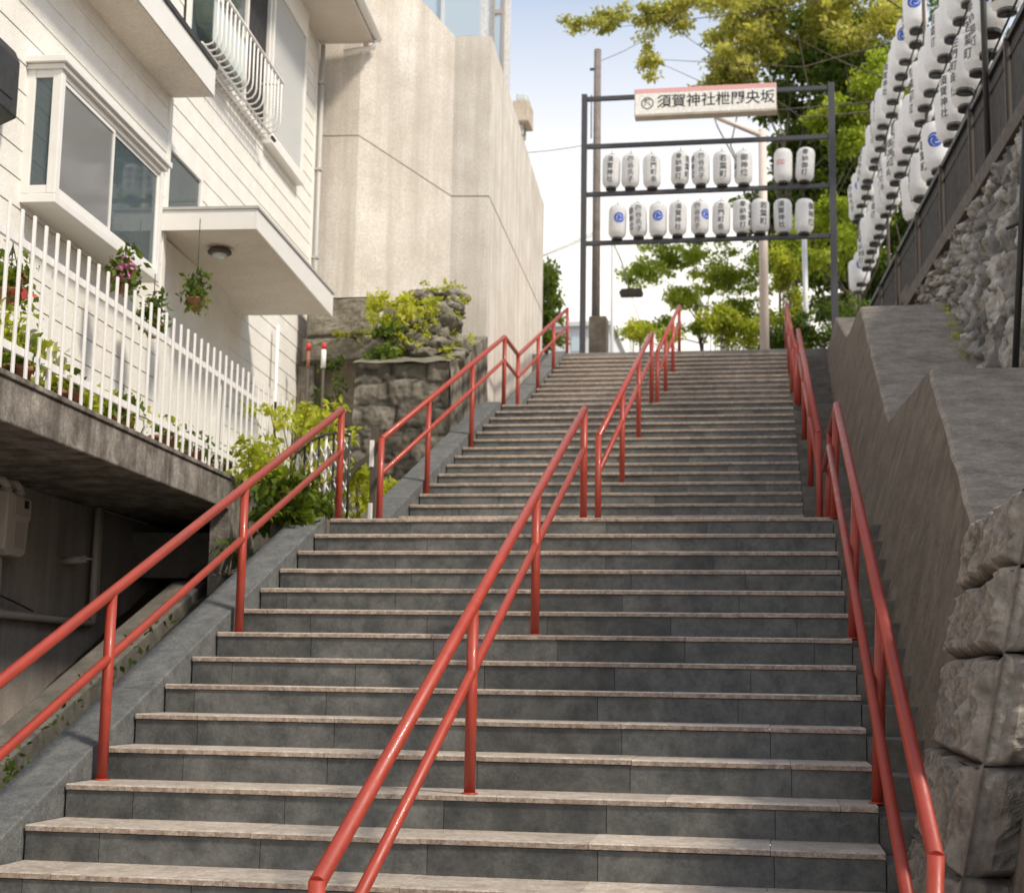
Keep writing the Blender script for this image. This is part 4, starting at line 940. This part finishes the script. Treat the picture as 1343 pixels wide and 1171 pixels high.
for i, (x, z, mk, lab) in enumerate(row1+row2):
    r_ = random.Random(i+5)
    t = lantern((x, GY-.02, z-.01), lab, GLn, mk, (r_.uniform(-.03, .03), .07 if i == 8 else r_.uniform(-.03, .03)), r_.uniform(-.12, .12))
    t.scale = (.88, .88, .86)

# lit sign box on the gate
sg = thing('sign_board', (2.33, GY-.3, 8.84), 'cream box sign with black lettering and a pink top edge on the gate', 'sign')
m = MB(); m.box(1.066, 3.59, GY-.30, GY-.055, 8.84, 9.36); build('box', m, 'signedge', sg, bevel=.008)
m = MB(); m.box(1.08, 3.576, GY-.306, GY-.3005, 8.875, 9.268); build('face', m, 'signface', sg)
m = MB(); m.box(1.08, 3.576, GY-.307, GY-.3005, 9.27, 9.35); build('face_stripe', m, 'signpink', sg)
m = MB()
for i, ch in enumerate('須賀神社枻関央坂'): flat_text(m, ch, .262, 1.60+i*.262, 9.085)
m.v = [(v[0], GY-.3085, v[2]) for v in m.v]; build('lettering', m, 'ink', sg)
m = MB(); n = 36
for i in range(n):
    a, b = 2*pi*i/n, 2*pi*(i+1)/n
    m.add([(1.30+.112*cos(a), 0, 9.08+.112*sin(a)), (1.30+.112*cos(b), 0, 9.08+.112*sin(b)), (1.30+.094*cos(b), 0, 9.08+.094*sin(b)), (1.30+.094*cos(a), 0, 9.08+.094*sin(a))], [(0, 1, 2, 3)])
flat_text(m, '祭', .15, 1.30, 9.08); m.v = [(v[0], GY-.3085, v[2]) for v in m.v]; build('emblem', m, 'ink', sg)
m = MB(); m.box(2.08, 2.14, GY-.2, GY-.1, 9.361, 9.42); build('bracket', m, 'black', sg)

# rows of lanterns above the terrace fence
LA = R(2.2); LC = 6.2
rn = random.Random(77); RM = Matrix.Rotation(LA, 3, 'Z')
names = {'lowest': 'lowest row of lanterns above the black fence', 'middle': 'middle row of lanterns above the black fence', 'top': 'top row of lanterns above the black fence'}
crestset = {'lowest': [1, 9], 'middle': [26], 'top': [0, 2, 15]}
rack = thing('lantern_rack', (LC, 10, 4.4), 'thin dark steel rack with wires carrying three rows of lanterns above the fence', 'rack', rot=LA)
ends = {}
for rowname, z, e0, n, sp_ in (('lowest', 6.08, 4.70, 14, .60), ('middle', 7.35, 5.50, 28, .60), ('top', 8.93, 11.65, 18, .60)):
    cnt = -1
    for i in range(n):
        if (rowname, i) in (('lowest', 8), ('middle', 25)): continue      # gaps in the rows
        cnt += 1; e = e0+i*sp_+rn.uniform(-.05, .05)
        p = RM @ Vector((LC+rn.uniform(-.05, .05), e, z+.40+rn.uniform(-.03, .03)))
        cr = i in crestset[rowname]; face = rn.uniform(-42, -8)
        if cr: mk = [('crest', -10 if i in (0, 9, 26, 15) else -30)]
        else: mk = [(rn.randrange(6), int(round(rn.uniform(-96, -44)/13))*13)] if rn.random() < .6 else []
        if cr: lab = 'blue crested lantern, %s from the near end of the %s row above the black fence' % (ORD[cnt], rowname)
        else: lab = ('lantern with black writing' if mk else 'plain white lantern')+', %s from the near end of the %s row above the fence' % (ORD[cnt], rowname)
        lantern(p, lab, names[rowname], mk, (rn.uniform(-.09, .09), rn.uniform(-.09, .09)), LA+rn.uniform(-.1, .1)*(not cr))
    ea, eb = e0-2.5, e0+n*sp_-.25
    if rowname == 'top': ea = e0-.4
    for zz in (z-.02, z+.88):
        m = MB(); m.tube([(LC+.03, ea, zz), (LC+.03, eb, zz)], .014, 6); build('wire', m, 'black', rack)
    ends[rowname] = (ea, eb)
for e, z1 in ((12.75, 7.1), (22.9, 8.3), (22.0, 9.9), (11.3, 9.9), (7.2, 8.3), (16.5, 9.9)):
    m = MB(); m.tube([(LC+.06, e, 4.3), (LC+.06, e, z1)], .028, 8); build('post', m, 'browniron' if e > 8 else 'black', rack)
m = MB(); m.tube([(6.02, 5.15, 4.5), (6.02, 5.15, 8.2)], .035, 10); build('post', m, 'black', rack)

# ------------------------------------------------------------------ poles, wires
up_ = thing('utility_pole', (.13, 17, 4.3), 'dark grey utility pole with a stone footing just behind the left gate post', 'pole')
m = MB(); m.tube([(.13, 17, 4.3), (.13, 17, 11.15)], .085, 14, r1=.07); build('shaft', m, 'polewood', up_)
m = MB(); m.box(.02, .36, 16.8, 17.2, 4.25, 5.70); build('footing', m, 'darkconc', up_, bevel=.02)
m = MB(); m.tube([(-.02, 17, 10.75), (.13, 17, 10.75)], .03, 8); build('bracket', m, 'gatesteel', up_)
m = MB(); m.tube([(.02, 16.95, 9.3), (.02, 16.95, 10.2)], .012, 6); build('conduit', m, 'gatesteel', up_)
cp = thing('cream_pole', (3.33, 17, 4.3), 'cream painted pole with a slanted lamp arm standing behind the gate', 'pole')
m = MB(); m.tube([(3.335, 17, 4.3), (3.33, 17, 9.35)], .092, 14, r1=.075); build('shaft', m, 'polecream', cp)
m = MB(); m.tube([(3.33, 17, 9.22), (2.85, 16.75, 9.36), (2.45, 16.6, 9.50)], .05, 10); build('arm', m, 'polecream', cp)
wp = thing('white_pole', (4.18, 20, 4.3), 'slim white pole in front of the bushes near the right gate post', 'pole')
m = MB(); m.tube([(4.2, 20, 4.3), (4.17, 20, 8.15)], .055, 12); build('shaft', m, 'polewhite', wp)
tp = thing('thin_pole', (-.48, 26, 4.3), 'thin grey distant pole right of the utility pole', 'pole')
m = MB(); m.tube([(-.48, 26, 4.3), (-.48, 26, 10.3)], .04, 8); build('shaft', m, 'polewhite', tp)
hl = thing('street_lamp', (.9, 30, 8), 'brownish distant lamp head hanging below the gate among the tree branches', 'lamp')
m = MB(); m.prism([(-.62, 9.68), (-.10, 9.68), (-.02, 9.58), (-.06, 9.48), (-.66, 9.48), (-.70, 9.58)], 'y', 29.85, 30.15); build('head', m, 'browniron', hl, bevel=.02)
m = MB(); m.tube([(-.48, 26, 9.9), (-.45, 28, 9.95), (-.40, 30, 9.66)], .02, 6); build('arm', m, 'polewhite', hl)
for i, (pts, lab) in enumerate([([(-7, 21, 11.2), (-3, 19, 9.9), (.12, 17.05, 9.25)], 'upper power line running left from the utility pole'), ([(-7, 21, 6.9), (-3, 19, 7.1), (.12, 17.05, 7.45)], 'lower power line running left from the utility pole'),
                        ([(-9, 24, 8.0), (-3, 20, 7.5), (.12, 17.05, 7.4)], 'middle power line sloping down to the utility pole'), ([(.15, 17, 10.9), (2.4, 24, 16.0)], 'thin wire rising from the utility pole into the yellow branches')]):
    P = [Vector(p) for p in pts]; Q = []
    for a, b in zip(P, P[1:]):
        for k in range(6): t = k/6; Q.append(a.lerp(b, t)+Vector((0, 0, -.25*4*t*(1-t)*(b-a).length/8)))
    m = MB(); m.tube(Q+[P[-1]], .007, 5); tag(build('power_line', m, 'gatesteel'), lab, 'wire')

# ------------------------------------------------------------------ trees and hedge beyond the top of the steps
tree('broadleaf_tree', 'large dark green broadleaf tree rising behind the sign and the lantern rows', (6.6, 29, 4.3),
     [((5.2, 28.5, 14.4), (2.0, 2.0, 3.3), 120), ((8.0, 29, 14.2), (2.6, 2.2, 4.6), 105), ((4.4, 28.5, 11.0), (1.4, 1.6, 1.9), 48), ((6.4, 28.5, 10.2), (2.2, 1.8, 2.6), 55)], 'darkleaf', .17, .60, 230, 6.0, .26, 'trees beyond the gate', seed=41, shell=.3, limbs=12)
tree('golden_tree', 'sunlit yellow green tree top left of the large dark tree', (4.6, 26.2, 4.3),
     [((2.9, 26, 15.1), (.95, 1.0, 1.6), 52), ((4.1, 26, 16.2), (1.7, 1.2, 1.2), 60), ((2.4, 26, 14.1), (.65, .8, .65), 18), ((5.7, 26, 15.5), (1.2, .9, .9), 26)], 'goldleaf', .13, .36, 130, 7.5, .11, 'trees beyond the gate', seed=42, limbs=10)
tree('bright_tree', 'bright yellow green tree behind the right gate post', (5.6, 25, 4.3),
     [((5.2, 25.6, 12.6), (.75, .7, .8), 20), ((6.2, 25.4, 13.6), (.8, .7, .7), 18), ((4.9, 25, 9.6), (1.0, .8, 1.1), 28), ((6.2, 25, 10.6), (.8, .7, 1.0), 18), ((3.9, 25, 9.2), (.7, .6, .7), 16)], 'freshleaf', .12, .33, 120, 4.4, .10, 'trees beyond the gate', seed=43, limbs=10)
tree('airy_tree', 'airy light green tree with gaps of sky below the gate lanterns', (1.9, 31, 4.3),
     [((1.1, 30, 10.6), (1.6, 1.2, .5), 34), ((.0, 30, 10.1), (.9, 1.0, .34), 14), ((2.2, 30, 9.9), (1.2, 1.2, .5), 26), ((1.0, 30, 9.45), (.9, 1.0, .3), 14), ((2.6, 30, 8.9), (1.2, 1.1, .5), 24), ((.1, 30, 8.55), (.9, .9, .24), 13), ((3.3, 30.5, 10.3), (.8, .9, .9), 20), ((1.8, 30, 8.5), (.9, .9, .3), 14)], 'freshleaf', .11, .30, 95, 5.0, .08, 'trees beyond the gate', seed=44, flat=.4, limbs=16, shell=.2)
tree('overhanging_branch', 'yellow leaved branch tips hanging into the sky from the upper edge above the sign', (7.8, 23, 4.3),
     [((1.0, 22, 14.15), (1.0, .6, .45), 30), ((-.30, 22, 14.05), (.50, .5, .42), 14), ((.72, 22, 13.15), (.24, .3, .55), 11), ((2.1, 22, 14.4), (.8, .6, .4), 20), ((-.95, 22, 13.9), (.3, .3, .35), 4), ((1.5, 22, 15.0), (1.6, .8, .4), 20)], 'goldleaf', .10, .22, 80, 12.5, .09, 'trees beyond the gate', seed=45, limbs=6, shell=.2, lean=.05)
tree('small_tree', 'mid green tree behind the right end of the concrete wall', (-1.25, 20, 4.3),
     [((-1.28, 20, 7.15), (.30, .6, .75), 22), ((-1.2, 20, 6.3), (.28, .5, .5), 12)], 'midleaf', .09, .24, 100, 1.8, .06, 'trees beyond the gate', seed=46)
def bushes(name, label, base, blobs, mat, leaf, r, per, seed):
    rng = np.random.default_rng(seed); t = thing(name, base, label, 'bush')
    C = np.concatenate([ellipsoid(c, rad, k, .2, rng) for c, rad, k in blobs]); leaves('leaves', clumps(C, r, per, .8, rng), leaf, mat, t, rng=rng)
    m = MB()
    for c in C[:14]: m.tube([Vector((c[0], c[1], 4.3)), Vector(c)], .02, 5, r1=.006)
    build('stem', m, 'bark', t)
bushes('hedge', 'dark clipped hedge at the top of the steps below the white pole', (4.2, 18.6, 4.3), [((3.9, 18.7, 5.5), (.68, .4, .65), 60), ((4.9, 18.6, 5.7), (.75, .4, .75), 64)], 'darkleaf', .06, .20, 150, 51)
bushes('garden_bush', 'bright yellow green bush left of the cream pole', (2.6, 20.4, 4.3), [((2.5, 20.4, 6.35), (.5, .4, .55), 24), ((3.0, 20.4, 6.1), (.4, .4, .5), 18)], 'yelleaf', .085, .22, 90, 52)
bushes('garden_bush', 'golden green bush between the cream pole and the white pole', (3.8, 21.4, 4.3), [((3.75, 21.4, 7.6), (.45, .4, .65), 22), ((3.85, 21.4, 6.6), (.5, .4, .6), 20)], 'yelleaf', .09, .22, 90, 53)
bushes('garden_bush', 'low light green bush at the left foot of the airy tree', (.5, 24, 4.3), [((.45, 24, 7.05), (.55, .3, .28), 14), ((1.1, 24, 6.9), (.4, .3, .35), 12)], 'yelleaf', .085, .2, 70, 54)
fb = thing('distant_house', (-1, 42, 4.3), 'small pale distant house seen between the concrete wall and the gate', 'house')
m = MB(); m.box(-6.2, -2.2, 42, 47, 4.3, 11.5); build('wall', m, 'farwhite', fb)
m = MB(); m.prism([(-6.4, 11.5), (-2.05, 11.5), (-2.15, 11.66), (-6.3, 11.66)], 'y', 41.8, 47.2); build('roof', m, 'polewhite', fb)
m = MB(); m.box(-3.6, -3.2, 41.97, 41.995, 10.6, 11.2); build('window', m, 'paneblue', fb)

# ------------------------------------------------------------------ light, sky, camera
SE, SA = R(47), R(120)       # sun elevation; direction towards the sun, clockwise from +y (up the stairs)
w = bpy.data.worlds.new('World'); S.world = w; w.use_nodes = True; nt = w.node_tree; L = nt.links.new
bg = nt.nodes['Background']; sky = N(nt, 'ShaderNodeTexSky', sky_type='NISHITA', sun_disc=False)
sky.sun_elevation = SE; sky.sun_rotation = SA; sky.air_density = 1.0; sky.dust_density = .6; sky.ozone_density = 2.0
tc = N(nt, 'ShaderNodeTexCoord'); sx = N(nt, 'ShaderNodeSeparateXYZ'); L(tc.outputs['Generated'], sx.inputs[0])
mp = N(nt, 'ShaderNodeMapping'); mp.inputs['Scale'].default_value = (1.3, 1.3, 2.6); L(tc.outputs['Generated'], mp.inputs[0])
cl_ = ramp(nt, [(.36, (.0, .0, .0)), (.66, (1, 1, 1))], noisetex(nt, mp.outputs[0], 1.6, 5, .55))
hz = ramp(nt, [(.0, (1, 1, 1)), (.29, (.93, .93, .93)), (.37, (.56, .56, .56)), (.44, (.26, .26, .26))], sx.outputs['Z'])
mx = N(nt, 'ShaderNodeMath', operation='MAXIMUM'); L(hz, mx.inputs[0])
ml = N(nt, 'ShaderNodeMath', operation='MULTIPLY'); L(cl_, ml.inputs[0]); ml.inputs[1].default_value = .55; L(ml.outputs[0], mx.inputs[1])
L(mixc(nt, mixc(nt, sky.outputs[0], (1.0, 1.18, 1.26), 1.0, 'MULTIPLY'), (8.3, 7.75, 6.95), mx.outputs[0]), bg.inputs[0]); bg.inputs[1].default_value = .168
sd = bpy.data.lights.new('sun', 'SUN'); sd.energy = 4.0; sd.angle = R(8); sd.color = (1, .90, .75)
so = bpy.data.objects.new('sun', sd); COL.objects.link(so)
dv = Vector((sin(SA)*cos(SE), cos(SA)*cos(SE), sin(SE))); so.rotation_euler = dv.to_track_quat('Z', 'Y').to_euler(); so.location = dv*60
cd = bpy.data.cameras.new('camera'); co = bpy.data.objects.new('camera', cd); COL.objects.link(co)
roll, pitch, yaw = .0159, .1536, -.1688
fw = Vector((sin(yaw)*cos(pitch), cos(yaw)*cos(pitch), sin(pitch))); r0 = Vector((cos(yaw), -sin(yaw), 0)); u0 = r0.cross(fw)
rv = r0*cos(roll)+u0*sin(roll); uv = -r0*sin(roll)+u0*cos(roll)
co.matrix_world = Matrix(((rv.x, uv.x, -fw.x, 3.381), (rv.y, uv.y, -fw.y, -11.4315), (rv.z, uv.z, -fw.z, -1.2413), (0, 0, 0, 1)))
cd.sensor_width = 36; cd.lens = 1995.74/1343*36; cd.clip_start = .05; cd.clip_end = 2000
cd.dof.use_dof = True; cd.dof.focus_distance = 6.8; cd.dof.aperture_fstop = 4.4
S.camera = co
S.view_settings.view_transform = 'Standard'; S.view_settings.look = 'None'; S.view_settings.exposure = 0
S.cycles.max_bounces = 5; S.cycles.diffuse_bounces = 4; S.cycles.glossy_bounces = 2; S.cycles.transmission_bounces = 3; S.cycles.transparent_max_bounces = 8
for o in S.objects:
    if '_b' in o: del o['_b']
